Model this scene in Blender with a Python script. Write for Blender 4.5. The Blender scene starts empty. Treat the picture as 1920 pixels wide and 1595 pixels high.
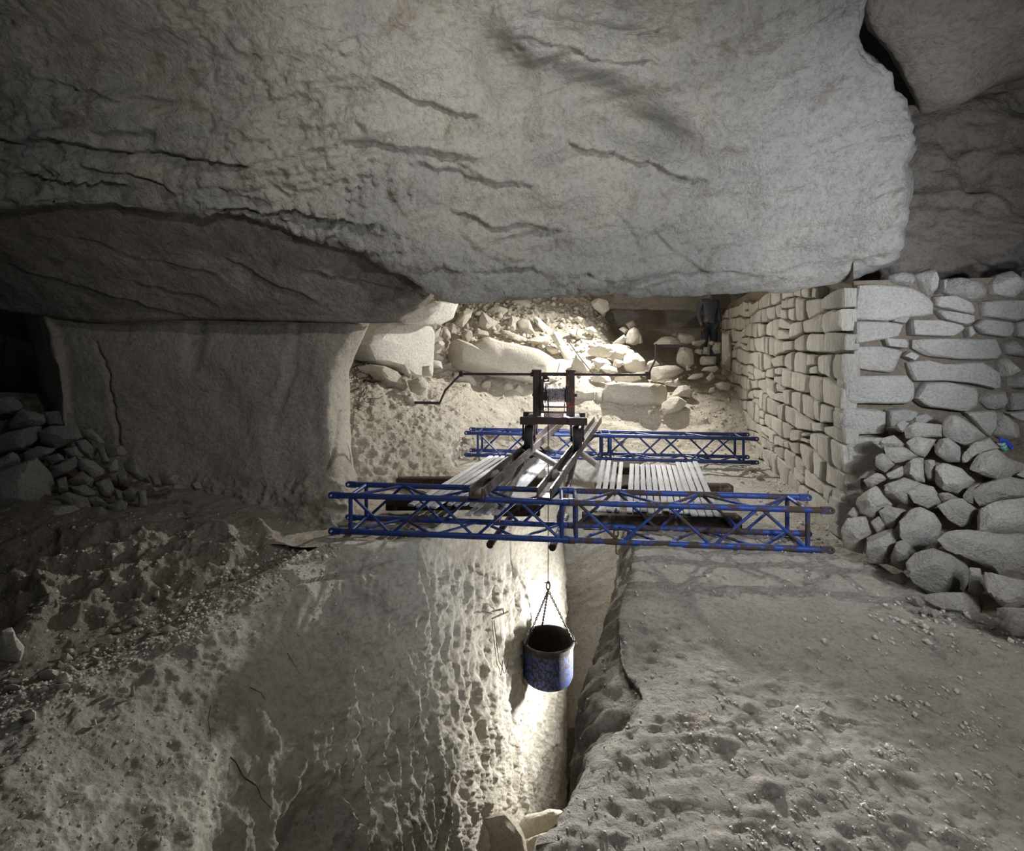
import bpy, math, random
import numpy as np
from mathutils import Vector, Matrix
from mathutils.bvhtree import BVHTree

random.seed(7)
RNG = np.random.default_rng(7)
scene = bpy.context.scene
COL = scene.collection

# ------------------------------------------------------------------ camera, world, lights, exposure
F, CX, HY, EYE = 900.0, 960.0, 660.0, 1.5      # focal length in pixels of the 1920 wide frame, optical axis, eye height
cam = bpy.data.cameras.new('camera')
cam.sensor_fit = 'HORIZONTAL'; cam.sensor_width = 36.0
cam.lens = F / 1920 * 36.0
cam.shift_y = -(797.5 - HY) / 1920
cam.clip_start = 0.05
camo = bpy.data.objects.new('camera', cam); COL.objects.link(camo)
camo.location = (0, 0, EYE); camo.rotation_euler = (math.pi / 2, 0, 0)
scene.camera = camo
scene.view_settings.view_transform = 'Standard'
scene.view_settings.look = 'None'
scene.view_settings.gamma = 1.0
scene.view_settings.use_curve_mapping = False
scene.view_settings.exposure = 0.0

w = bpy.data.worlds.new('cave_dim'); scene.world = w; w.use_nodes = True
w.node_tree.nodes['Background'].inputs[0].default_value = (0.75, 0.85, 1.0, 1)
w.node_tree.nodes['Background'].inputs[1].default_value = 0.015

def light(name, kind, loc, power, color, size=0.1, target=None, spot=None, sizey=None):
    l = bpy.data.lights.new(name, kind); l.energy = power; l.color = color
    if kind == 'AREA':
        l.size = size
        if sizey: l.shape = 'RECTANGLE'; l.size_y = sizey
    else:
        l.shadow_soft_size = size
    if kind == 'SPOT' and spot: l.spot_size = math.radians(spot); l.spot_blend = 0.9
    o = bpy.data.objects.new(name, l); COL.objects.link(o); o.location = loc
    if target is not None:
        o.rotation_euler = (Vector(target) - Vector(loc)).to_track_quat('-Z', 'Y').to_euler()
    return o

light('chamber_lamp', 'SPOT', (2.2, 9.0, 3.0), 1020, (1.0, 0.985, 0.95), 0.05, target=(0.1, 7.0, 0.4), spot=150)
light('winch_fill_beam', 'SPOT', (0.555, 5.78, 0.885), 1500, (1.0, 0.99, 0.97), 0.015, target=(0.66, 1.8, 0.1), spot=38)  # extra spot beside the winch lamp, added to brighten the near floor
light('pit_lamp', 'SPOT', (1.38, 5.6, -2.0), 340, (1.0, 0.98, 0.93), 0.06, target=(0.0, 5.2, -1.95), spot=166)
light('work_lamp_side', 'SPOT', (3.0, 1.3, 1.75), 215, (0.80, 0.87, 1.0), 0.07, target=(2.0, 3.6, 1.75), spot=114)
light('fill_left', 'SPOT', (1.4, 0.4, 0.95), 20, (1.0, 0.97, 0.93), 0.06, target=(-1.2, 1.95, -0.5), spot=66)  # unseen fill, added to rake across the bank and rounded rock
light('fill_high', 'SPOT', (0.1, 1.9, 3.35), 78, (1.0, 0.98, 0.95), 0.08, target=(0.0, 4.0, 2.4), spot=150)  # fill above the frame, added to graze the ceiling relief
light('fill_up', 'SPOT', (1.1, 0.0, 0.7), 200, (1.0, 0.98, 0.95), 0.08, target=(0.15, 3.3, 4.1), spot=62)  # unseen fill from below, added to lift the middle of the ceiling
light('fill_upper', 'SPOT', (2.5, 0.6, 1.3), 210, (0.90, 0.93, 1.0), 0.08, target=(3.05, 4.2, 3.1), spot=58)  # added fill that brightens the upper right wall and roof block
light('fill_front', 'SPOT', (2.4, -0.9, 2.7), 300, (0.97, 0.98, 1.0), 0.45, target=(2.3, 2.3, 0.0), spot=74)  # soft fill behind the camera, added for the trodden floor
light('fill_roof', 'SPOT', (-0.5, 0.7, 2.5), 70, (1.0, 0.97, 0.92), 0.06, target=(-1.9, 3.1, 3.5), spot=72)  # added fill that lifts the left part of the ceiling

# ------------------------------------------------------------------ helpers
def P(px, py, d):
    return np.array([(px - CX) / F * d, d, EYE - (py - HY) / F * d])

def proj(V):
    d = np.maximum(V[:, 1], 0.05)
    return CX + V[:, 0] / d * F, HY - (V[:, 2] - EYE) / d * F

_G = np.array([[1,1,0],[-1,1,0],[1,-1,0],[-1,-1,0],[1,0,1],[-1,0,1],[1,0,-1],[-1,0,-1],
               [0,1,1],[0,-1,1],[0,1,-1],[0,-1,-1],[1,1,0],[-1,1,0],[0,-1,1],[0,-1,-1]], np.float32)
def _hash(ix, iy, iz, seed):
    h = (ix * np.uint32(374761393)) ^ (iy * np.uint32(668265263)) ^ (iz * np.uint32(2246822519)) ^ np.uint32((seed * 3266489917) & 0xffffffff)
    h = (h ^ (h >> np.uint32(15))) * np.uint32(2246822519)
    h = (h ^ (h >> np.uint32(13))) * np.uint32(3266489917)
    return (h ^ (h >> np.uint32(16))) & np.uint32(15)
def pn(p, seed=0):
    p = np.asarray(p, np.float32)
    f0 = np.floor(p); f = p - f0
    i = f0.astype(np.int64).astype(np.uint32)
    u = f * f * f * (f * (f * 6 - 15) + 10)
    out = np.zeros(len(p), np.float32)
    for dx in (0, 1):
        wx = u[:, 0] if dx else 1 - u[:, 0]
        for dy in (0, 1):
            wy = u[:, 1] if dy else 1 - u[:, 1]
            for dz in (0, 1):
                wz = u[:, 2] if dz else 1 - u[:, 2]
                g = _G[_hash(i[:, 0] + np.uint32(dx), i[:, 1] + np.uint32(dy), i[:, 2] + np.uint32(dz), seed)]
                out += wx * wy * wz * (g[:, 0] * (f[:, 0] - dx) + g[:, 1] * (f[:, 1] - dy) + g[:, 2] * (f[:, 2] - dz))
    return out
def fbm(p, scale, octaves=5, seed=0, gain=0.5, lac=2.07, ridge=False, stretch=None):
    q = np.asarray(p, np.float32) * scale
    if stretch is not None: q = q * np.asarray(stretch, np.float32)
    a, s, out = 1.0, 0.0, np.zeros(len(q), np.float32)
    for k in range(octaves):
        n = pn(q + 17.3 * k, seed + k * 7)
        if ridge: n = 1 - 2 * np.abs(n) * 1.6
        out += a * n; s += a; a *= gain; q = q * lac
    return out / s
def sstep(a, b, x):
    t = np.clip((x - a) / (b - a), 0, 1); return t * t * (3 - 2 * t)
def rot(p, ax, deg):
    return p @ np.array(Matrix.Rotation(math.radians(deg), 3, ax)).T

def mesh_np(name, V, Q, mat, parent=None, smooth=True, sharp=None, loc=None):
    """V: n x 3 vertices, Q: list/array of quads (or a list of polygons)"""
    me = bpy.data.meshes.new(name)
    V = np.asarray(V, np.float32)
    if loc is not None: V = V - np.asarray(loc, np.float32)
    if isinstance(Q, np.ndarray):
        k = Q.shape[1]
        me.vertices.add(len(V)); me.vertices.foreach_set('co', V.ravel())
        me.loops.add(Q.size); me.loops.foreach_set('vertex_index', Q.astype(np.int32).ravel())
        me.polygons.add(len(Q)); me.polygons.foreach_set('loop_start', np.arange(0, Q.size, k, dtype=np.int32))
        try: me.polygons.foreach_set('loop_total', np.full(len(Q), k, np.int32))
        except Exception: pass
        me.update(calc_edges=True)
    else:
        me.from_pydata([tuple(map(float, v)) for v in V], [], Q); me.update()
    if smooth: me.shade_smooth()
    if sharp: me.set_sharp_from_angle(angle=math.radians(sharp))
    if mat: me.materials.append(mat)
    o = bpy.data.objects.new(name, me); COL.objects.link(o)
    if loc is not None: o.location = tuple(map(float, loc))
    if parent is not None:
        o.parent = parent
        if loc is not None: o.location = Vector(tuple(map(float, loc))) - parent.location
    return o

def tag(o, label=None, cat=None, group=None, kind=None):
    if label: o['label'] = label
    if cat: o['category'] = cat
    if group: o['group'] = group
    if kind: o['kind'] = kind
    return o
def empty(name, loc, rz=0.0):
    o = bpy.data.objects.new(name, None); COL.objects.link(o)
    o.location = tuple(map(float, loc)); o.rotation_euler = (0, 0, rz); o.empty_display_size = 0.1
    return o

def crm(n, ts):
    """Catmull-Rom weight matrix: len(ts) x n"""
    W = np.zeros((len(ts), n))
    for r, t in enumerate(ts):
        i = min(int(t), n - 2); u = t - i
        c = [-.5*u + u*u - .5*u**3, 1 - 2.5*u*u + 1.5*u**3, .5*u + 2*u*u - 1.5*u**3, -.5*u*u + .5*u**3]
        for k, ck in zip((i - 1, i, i + 1, i + 2), c):
            if k < 0: W[r, 0] += 2 * ck; W[r, 1] -= ck
            elif k > n - 1: W[r, n - 1] += 2 * ck; W[r, n - 2] -= ck
            else: W[r, k] += ck
    return W
def spread(ctrl, n, axis):
    L = np.linalg.norm(np.diff(ctrl, axis=axis), axis=2).mean(axis=1 - axis)
    c = np.concatenate([[0], np.cumsum(np.maximum(L, 1e-3))])
    return np.interp(np.linspace(0, c[-1], n), c, np.arange(len(c)))
BVHS = {}
TERRAIN = {}
def patch(name, rows, nr, nc, mat, disp=None, px=True, spread_px=True, keep=True, kind='structure'):
    A = np.array([[P(*q) if px else q for q in row] for row in rows], float)
    if spread_px and px:
        S = np.array([[(q[0], q[1], q[2] * 120) for q in row] for row in rows], float)
    else: S = A
    tr, tc = spread(S, nr, 0), spread(S, nc, 1)
    V = np.einsum('ri,ijk,cj->rck', crm(A.shape[0], tr), A, crm(A.shape[1], tc))
    gu = np.gradient(V, axis=0); gv = np.gradient(V, axis=1)
    N = np.cross(gu, gv); N /= np.linalg.norm(N, axis=2, keepdims=True) + 1e-9
    if np.mean((N * (np.array([0, 0, EYE]) - V)).sum(2)) < 0: N = -N; flip = True
    else: flip = False
    V = V.reshape(-1, 3); N = N.reshape(-1, 3)
    if disp is not None:
        x, y = proj(V)
        V = V + N * np.asarray(disp(V, x, y))[:, None]
    idx = np.arange(nr * nc).reshape(nr, nc)
    Q = np.stack([idx[:-1, :-1], idx[1:, :-1], idx[1:, 1:], idx[:-1, 1:]], -1).reshape(-1, 4)
    # face orientation
    a = V[Q[:, 1]] - V[Q[:, 0]]; b = V[Q[:, 3]] - V[Q[:, 0]]
    fn = np.cross(a, b)
    if (fn * N[Q[:, 0]]).sum() < 0: Q = Q[:, ::-1]
    o = mesh_np(name, V, np.ascontiguousarray(Q), mat)
    o['kind'] = kind
    TERRAIN[name] = (V, Q)
    return o
def bvh(name, step=1):
    if name not in BVHS:
        V, Q = TERRAIN[name]
        BVHS[name] = BVHTree.FromPolygons(V.tolist(), Q.tolist())
    return BVHS[name]
def hit(px, py, names):
    """where the sight line through a photograph pixel meets the ground: used to stand things on it"""
    d = Vector(((px - CX) / F, 1.0, -(py - HY) / F)).normalized()
    best = None
    for n in names:
        r = bvh(n).ray_cast(Vector((0, 0, EYE)), d)
        if r[0] is not None and (best is None or r[3] < best[1]): best = (r[0], r[3], r[1])
    return best
def ground_z(x, y, names, top=3.0):
    best = None
    for n in names:
        r = bvh(n).ray_cast(Vector((x, y, top)), Vector((0, 0, -1)))
        if r[0] is not None and (best is None or r[0].z > best): best = r[0].z
    return best

class MB:
    """collects tubes, boxes and rings; build() links them as one mesh object"""
    def __init__(s): s.v = []; s.f = []
    def add(s, V, Fc):
        b = len(s.v); s.v += [tuple(map(float, v)) for v in V]; s.f += [tuple(b + i for i in f) for f in Fc]
        return s
    def tube(s, p0, p1, r, n=10, r1=None):
        return s.path([p0, p1], r, n, r1=r1)
    def path(s, pts, r, n=8, closed=False, r1=None):
        pts = [Vector(p) for p in pts]; m = len(pts); V = []; Fc = []
        prev = None
        for i, p in enumerate(pts):
            if closed: t = (pts[(i + 1) % m] - pts[i - 1])
            else: t = (pts[min(i + 1, m - 1)] - pts[max(i - 1, 0)])
            t.normalize()
            if prev is None:
                a = Vector((0, 0, 1)) if abs(t.z) < .9 else Vector((1, 0, 0))
                u = t.cross(a).normalized()
            else:
                u = (prev - t * prev.dot(t)).normalized()
            prev = u; v = t.cross(u)
            rr = r if r1 is None else r + (r1 - r) * i / (m - 1)
            for k in range(n):
                a = 2 * math.pi * k / n
                V.append(p + u * (rr * math.cos(a)) + v * (rr * math.sin(a)))
        for i in range(m if closed else m - 1):
            j = (i + 1) % m
            for k in range(n):
                l = (k + 1) % n
                Fc.append((i * n + k, i * n + l, j * n + l, j * n + k))
        if not closed:
            Fc.append(tuple(range(n - 1, -1, -1))); Fc.append(tuple((m - 1) * n + k for k in range(n)))
        return s.add(V, Fc)
    def box(s, c, half, ax=None, bev=0.0):
        c = Vector(c); X, Y, Z = (Vector(a).normalized() for a in (ax or ((1, 0, 0), (0, 1, 0), (0, 0, 1))))
        hx, hy, hz = half
        if bev <= 0:
            V = [c + X * (hx * i) + Y * (hy * j) + Z * (hz * k) for i in (-1, 1) for j in (-1, 1) for k in (-1, 1)]
            return s.add(V, [(0, 1, 3, 2), (4, 6, 7, 5), (0, 4, 5, 1), (2, 3, 7, 6), (0, 2, 6, 4), (1, 5, 7, 3)])
        b = min(bev, hx * .9, hy * .9, hz * .9)
        ring = [(-1, -1, 0), (-1, -1, 1), (1, -1, 1), (1, -1, 0), (1, 1, 0), (1, 1, 1), (-1, 1, 1), (-1, 1, 0)]
        prof = [(-hx + b, -hy), (hx - b, -hy), (hx, -hy + b), (hx, hy - b), (hx - b, hy), (-hx + b, hy), (-hx, hy - b), (-hx, -hy + b)]
        V = []
        for (zz, ins) in ((-hz, b), (-hz + b, 0), (hz - b, 0), (hz, b)):
            for (x, y) in prof:
                fx = (hx - ins) / hx; fy = (hy - ins) / hy
                V.append(c + X * (x * fx) + Y * (y * fy) + Z * zz)
        Fc = [tuple(range(7, -1, -1)), tuple(range(24, 32))]
        for r in range(3):
            for k in range(8):
                l = (k + 1) % 8
                Fc.append((r * 8 + k, r * 8 + l, r * 8 + 8 + l, r * 8 + 8 + k))
        return s.add(V, Fc)
    def bar(s, p0, p1, wdt, hgt, up=(0, 0, 1), bev=0.0):
        p0, p1 = Vector(p0), Vector(p1); t = (p1 - p0); L = t.length; t.normalize()
        u = Vector(up); sd = t.cross(u).normalized(); u = sd.cross(t)
        return s.box((p0 + p1) / 2, (wdt / 2, L / 2, hgt / 2), (sd, t, u), bev)
    def lathe(s, prof, c, axis=(0, 0, 1), n=24, closed=False):
        c = Vector(c); Z = Vector(axis).normalized()
        a = Vector((1, 0, 0)) if abs(Z.x) < .9 else Vector((0, 1, 0))
        X = Z.cross(a).normalized(); Y = Z.cross(X)
        V = []; Fc = []
        for (r, z) in prof:
            for k in range(n):
                t = 2 * math.pi * k / n
                V.append(c + X * (r * math.cos(t)) + Y * (r * math.sin(t)) + Z * z)
        m = len(prof)
        for i in range(m if closed else m - 1):
            j = (i + 1) % m
            for k in range(n):
                l = (k + 1) % n
                Fc.append((i * n + k, i * n + l, j * n + l, j * n + k))
        return s.add(V, Fc)
    def build(s, name, mat, parent=None, smooth=True, sharp=40, loc=None):
        # loc: origin of the new object in the parent's frame (vertices are given in that same frame)
        me = bpy.data.meshes.new(name)
        o0 = Vector(loc) if loc is not None else Vector((0, 0, 0))
        me.from_pydata([tuple(Vector(v) - o0) for v in s.v], [], s.f); me.update()
        import bmesh
        bm = bmesh.new(); bm.from_mesh(me); bmesh.ops.recalc_face_normals(bm, faces=bm.faces); bm.to_mesh(me); bm.free()
        if smooth: me.shade_smooth(); me.set_sharp_from_angle(angle=math.radians(sharp))
        me.materials.append(mat)
        o = bpy.data.objects.new(name, me); COL.objects.link(o); o.location = o0
        if parent is not None: o.parent = parent
        return o

# ------------------------------------------------------------------ materials
def newmat(name):
    m = bpy.data.materials.new(name); m.use_nodes = True
    nt = m.node_tree; b = nt.nodes['Principled BSDF']
    return m, nt, b
def N(nt, t, **kw):
    n = nt.nodes.new(t)
    for k, v in kw.items(): setattr(n, k, v)
    return n
def noise(nt, vec, scale, detail=6, rough=0.6, dist=0.0):
    n = N(nt, 'ShaderNodeTexNoise'); n.inputs['Scale'].default_value = scale; n.inputs['Detail'].default_value = detail
    n.inputs['Roughness'].default_value = rough; n.inputs['Distortion'].default_value = dist
    nt.links.new(vec, n.inputs['Vector']); return n.outputs['Fac']
def ramp(nt, fac, stops):
    r = N(nt, 'ShaderNodeValToRGB'); e = r.color_ramp.elements
    while len(e) < len(stops): e.new(0.5)
    for k, (p, c) in enumerate(stops):
        e[k].position = p; e[k].color = (*c, 1) if len(c) == 3 else c
    nt.links.new(fac, r.inputs[0]); return r.outputs[0]
def mixc(nt, fac, a, b, mode='MIX'):
    m = N(nt, 'ShaderNodeMix', data_type='RGBA', blend_type=mode)
    if isinstance(fac, (int, float)): m.inputs[0].default_value = fac
    else: nt.links.new(fac, m.inputs[0])
    for s, q in ((6, a), (7, b)):
        if isinstance(q, tuple): m.inputs[s].default_value = (*q, 1)
        else: nt.links.new(q, m.inputs[s])
    return m.outputs[2]
def rock(name, c1, c2, stain, s=1.0, bump=0.02, fine=38.0, stain_at=(0.58, 0.74), rnd=0.0, stretch=(1, 1, 1), pits=0.0):
    m, nt, b = newmat(name)
    tc = N(nt, 'ShaderNodeTexCoord'); mp = N(nt, 'ShaderNodeMapping')
    mp.inputs['Scale'].default_value = stretch
    if rnd:
        oi = N(nt, 'ShaderNodeObjectInfo')
        ad = N(nt, 'ShaderNodeVectorMath', operation='ADD')
        sc = N(nt, 'ShaderNodeVectorMath', operation='SCALE')
        nt.links.new(oi.outputs['Location'], sc.inputs[0]); sc.inputs['Scale'].default_value = 3.7
        nt.links.new(tc.outputs['Object'], ad.inputs[0]); nt.links.new(sc.outputs[0], ad.inputs[1])
        nt.links.new(ad.outputs[0], mp.inputs['Vector'])
    else: nt.links.new(tc.outputs['Object'], mp.inputs['Vector'])
    v = mp.outputs[0]
    big = noise(nt, v, 1.6 * s, 5, 0.6, 0.4)
    col = ramp(nt, big, [(0.33, c1), (0.67, c2)])
    st = noise(nt, v, 2.7 * s, 8, 0.7, 0.8)
    msk = ramp(nt, st, [(stain_at[0], (0, 0, 0)), (stain_at[1], (1, 1, 1))])
    col = mixc(nt, msk, col, stain)
    sp = noise(nt, v, 26 * s, 8, 0.75)
    col = mixc(nt, 1.0, col, ramp(nt, sp, [(0.30, (0.62, 0.60, 0.57)), (0.52, (1, 1, 1)), (0.75, (1.1, 1.1, 1.1))]), 'MULTIPLY')
    if rnd:
        col = mixc(nt, 1.0, col, ramp(nt, oi.outputs['Random'], [(0, (1 - rnd, 1 - rnd, 1 - rnd)), (1, (1 + rnd * .4, 1 + rnd * .4, 1 + rnd * .4))]), 'MULTIPLY')
    nt.links.new(col, b.inputs['Base Color'])
    b.inputs['Roughness'].default_value = 0.95
    b.inputs['Specular IOR Level'].default_value = 0.15
    f1 = noise(nt, v, fine, 9, 0.72)
    f2 = noise(nt, v, fine * 0.22, 6, 0.65, 0.5)
    ad = N(nt, 'ShaderNodeMath', operation='MULTIPLY_ADD'); nt.links.new(f2, ad.inputs[0]); ad.inputs[1].default_value = 1.6; nt.links.new(f1, ad.inputs[2])
    h = ad.outputs[0]
    if pits:
        vo = N(nt, 'ShaderNodeTexVoronoi'); vo.inputs['Scale'].default_value = 14 * s; nt.links.new(v, vo.inputs['Vector'])
        pm = ramp(nt, vo.outputs['Distance'], [(0.05, (0, 0, 0)), (0.35, (1, 1, 1))])
        ad2 = N(nt, 'ShaderNodeMath', operation='MULTIPLY_ADD'); nt.links.new(pm, ad2.inputs[0]); ad2.inputs[1].default_value = pits; nt.links.new(h, ad2.inputs[2]); h = ad2.outputs[0]
    bp = N(nt, 'ShaderNodeBump'); bp.inputs['Strength'].default_value = 1.0; bp.inputs['Distance'].default_value = bump
    nt.links.new(h, bp.inputs['Height']); nt.links.new(bp.outputs[0], b.inputs['Normal'])
    return m
def paint(name, base, rust, amount, metal=0.0, rough=0.55, scale=9.0, dust=None, bump=0.004):
    m, nt, b = newmat(name)
    tc = N(nt, 'ShaderNodeTexCoord'); v = tc.outputs['Object']
    n1 = noise(nt, v, scale, 9, 0.72, 0.3)
    k = ramp(nt, n1, [(1 - amount - .05, (0, 0, 0)), (1 - amount + .03, (1, 1, 1))])
    n2 = noise(nt, v, scale * 4, 6, 0.7)
    rc = mixc(nt, n2, tuple(x * .55 for x in rust), rust)
    bc = mixc(nt, n2, tuple(x * .75 for x in base), tuple(min(1, x * 1.2) for x in base))
    col = mixc(nt, k, bc, rc)
    if dust:
        n3 = noise(nt, v, scale * 1.7, 8, 0.75)
        col = mixc(nt, ramp(nt, n3, [(0.60, (0, 0, 0)), (0.70, (1, 1, 1))]), col, dust)
    nt.links.new(col, b.inputs['Base Color'])
    b.inputs['Metallic'].default_value = metal
    rr = N(nt, 'ShaderNodeMapRange'); nt.links.new(k, rr.inputs[0]); rr.inputs[3].default_value = rough; rr.inputs[4].default_value = 0.9
    nt.links.new(rr.outputs[0], b.inputs['Roughness'])
    bp = N(nt, 'ShaderNodeBump'); bp.inputs['Distance'].default_value = bump; nt.links.new(n2, bp.inputs['Height']); nt.links.new(bp.outputs[0], b.inputs['Normal'])
    return m
def wood(name, c1, c2, scale=1.0):
    m, nt, b = newmat(name)
    tc = N(nt, 'ShaderNodeTexCoord'); mp = N(nt, 'ShaderNodeMapping'); mp.inputs['Scale'].default_value = (30 * scale, 2.2 * scale, 30 * scale)
    nt.links.new(tc.outputs['Object'], mp.inputs[0])
    n1 = noise(nt, mp.outputs[0], 1.5, 8, 0.7, 0.6)
    oi = N(nt, 'ShaderNodeObjectInfo')
    col = ramp(nt, n1, [(0.3, c1), (0.62, c2)])
    col = mixc(nt, 1.0, col, ramp(nt, oi.outputs['Random'], [(0, (.72, .72, .74)), (1, (1.05, 1.05, 1.05))]), 'MULTIPLY')
    n2 = noise(nt, tc.outputs['Object'], 7, 7, 0.7)
    col = mixc(nt, ramp(nt, n2, [(0.58, (0, 0, 0)), (0.72, (.8, .8, .8))]), col, (0.26, 0.23, 0.19))
    nt.links.new(col, b.inputs['Base Color']); b.inputs['Roughness'].default_value = 0.95; b.inputs['Specular IOR Level'].default_value = 0.2
    bp = N(nt, 'ShaderNodeBump'); bp.inputs['Distance'].default_value = 0.003; nt.links.new(n1, bp.inputs['Height']); nt.links.new(bp.outputs[0], b.inputs['Normal'])
    return m

LIME = (0.56, 0.515, 0.43)
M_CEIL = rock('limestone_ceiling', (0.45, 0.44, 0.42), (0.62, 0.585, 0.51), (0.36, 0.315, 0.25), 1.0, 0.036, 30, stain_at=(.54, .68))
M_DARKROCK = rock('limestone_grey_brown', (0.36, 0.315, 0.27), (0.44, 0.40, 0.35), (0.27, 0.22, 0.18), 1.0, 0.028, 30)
M_WALL = rock('limestone_pillar', (0.46, 0.41, 0.345), (0.54, 0.49, 0.41), (0.36, 0.30, 0.24), 1.0, 0.024, 30)
M_PIT = rock('limestone_pit', (0.55, 0.52, 0.455), (0.65, 0.615, 0.54), (0.47, 0.42, 0.35), 1.0, 0.014, 34)
M_FLOOR = rock('trodden_limestone_floor', (0.46, 0.425, 0.375), (0.60, 0.56, 0.49), (0.36, 0.30, 0.24), 1.5, 0.030, 36, pits=0.3, stain_at=(.56, .70))
M_DIRT = rock('limestone_dirt', (0.53, 0.475, 0.385), (0.63, 0.575, 0.475), (0.45, 0.385, 0.30), 1.4, 0.034, 34)
M_BANK = rock('earthy_bank', (0.44, 0.385, 0.315), (0.53, 0.475, 0.39), (0.34, 0.28, 0.22), 1.3, 0.040, 30)
M_STONE = rock('dressed_limestone', (0.54, 0.52, 0.475), (0.65, 0.62, 0.56), (0.44, 0.39, 0.33), 2.2, 0.024, 44, rnd=0.2)
M_STREAK = rock('sawn_limestone', (0.60, 0.56, 0.48), (0.70, 0.655, 0.565), (0.52, 0.46, 0.37), 1.6, 0.022, 30, rnd=0.18, stretch=(2.4, 2.4, 0.45))
M_RUBBLE = rock('limestone_rubble', (0.54, 0.51, 0.455), (0.66, 0.62, 0.55), (0.40, 0.345, 0.28), 2.4, 0.030, 40, rnd=0.22)
M_GRIT = rock('limestone_grit', (0.62, 0.59, 0.53), (0.74, 0.70, 0.63), (0.5, 0.45, 0.38), 3.0, 0.004, 60)
M_BACKSTONE = rock('limestone_fresh_rubble', (0.58, 0.53, 0.44), (0.68, 0.63, 0.53), (0.50, 0.43, 0.34), 1.6, 0.016, 40, rnd=0.16)
M_JOINT = rock('earth_joint', (0.30, 0.25, 0.19), (0.38, 0.32, 0.25), (0.24, 0.19, 0.14), 2.0, 0.03, 40)
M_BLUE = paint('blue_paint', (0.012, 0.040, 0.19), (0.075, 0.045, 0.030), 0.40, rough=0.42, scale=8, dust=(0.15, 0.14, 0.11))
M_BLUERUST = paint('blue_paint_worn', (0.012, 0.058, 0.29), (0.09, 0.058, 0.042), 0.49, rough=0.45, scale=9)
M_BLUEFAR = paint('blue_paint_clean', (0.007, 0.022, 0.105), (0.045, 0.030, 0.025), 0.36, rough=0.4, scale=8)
M_IRON = paint('brown_iron', (0.050, 0.036, 0.034), (0.085, 0.048, 0.032), 0.45, metal=0.15, rough=0.5, scale=14)
M_RAIL = paint('worn_rail_steel', (0.085, 0.066, 0.062), (0.12, 0.075, 0.055), 0.45, metal=0.2, rough=0.42, scale=12)
M_IRONRED = paint('iron_orange_paint', (0.040, 0.034, 0.034), (0.50, 0.12, 0.03), 0.42, metal=0.1, rough=0.5, scale=16)
M_TYRE = paint('wheel_iron', (0.018, 0.016, 0.017), (0.05, 0.035, 0.03), 0.40, metal=0.1, rough=0.45, scale=20)
M_CABLE = paint('wire_rope_steel', (0.34, 0.33, 0.34), (0.10, 0.085, 0.075), 0.42, metal=0.5, rough=0.45, scale=40)
M_BUCKET = paint('bucket_blue', (0.022, 0.055, 0.22), (0.030, 0.020, 0.014), 0.50, rough=0.36, scale=30)
M_RIM = paint('bucket_rust', (0.018, 0.011, 0.008), (0.030, 0.016, 0.010), 0.5, rough=0.5, scale=12)
M_SLAT = wood('weathered_slat', (0.42, 0.41, 0.40), (0.66, 0.66, 0.66))
M_BEAM = wood('dark_timber', (0.030, 0.022, 0.016), (0.070, 0.050, 0.036))
M_LOG = wood('pale_pole', (0.36, 0.31, 0.27), (0.55, 0.50, 0.46))
M_ROOT = paint('dry_root', (0.12, 0.075, 0.045), (0.07, 0.045, 0.03), 0.5, rough=0.9, scale=20)
# ------------------------------------------------------------------ the cave
def feat(x, y, items):
    """soft hollows and bulges: (cx, cy, rx, ry, angle, amplitude)"""
    out = np.zeros(len(x))
    for cx, cy, rx, ry, ang, amp in items:
        a = math.radians(ang); dx, dy = x - cx, y - cy
        u = (dx * math.cos(a) + dy * math.sin(a)) / rx; v = (-dx * math.sin(a) + dy * math.cos(a)) / ry
        out += amp * np.exp(-(u * u + v * v) ** 1.6)
    return out
def ledges(x, y, items, wob):
    """broken beds: rock stands proud above a line and is cut back just below it"""
    out = np.zeros(len(x))
    for x0, y0, x1, y1, amp, fall in items:
        t = (x - x0) / (x1 - x0); yl = y0 + t * (y1 - y0) + wob
        s = y - yl
        win = sstep(-0.05, 0.10, t) * (1 - sstep(0.88, 1.05, t))
        out -= amp * win * sstep(0, 7, s) * np.exp(-np.maximum(s, 0) / fall)
        out += 0.35 * amp * win * np.exp(-np.maximum(-s, 0) / (fall * .6)) * (s < 0)
    return out

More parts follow.
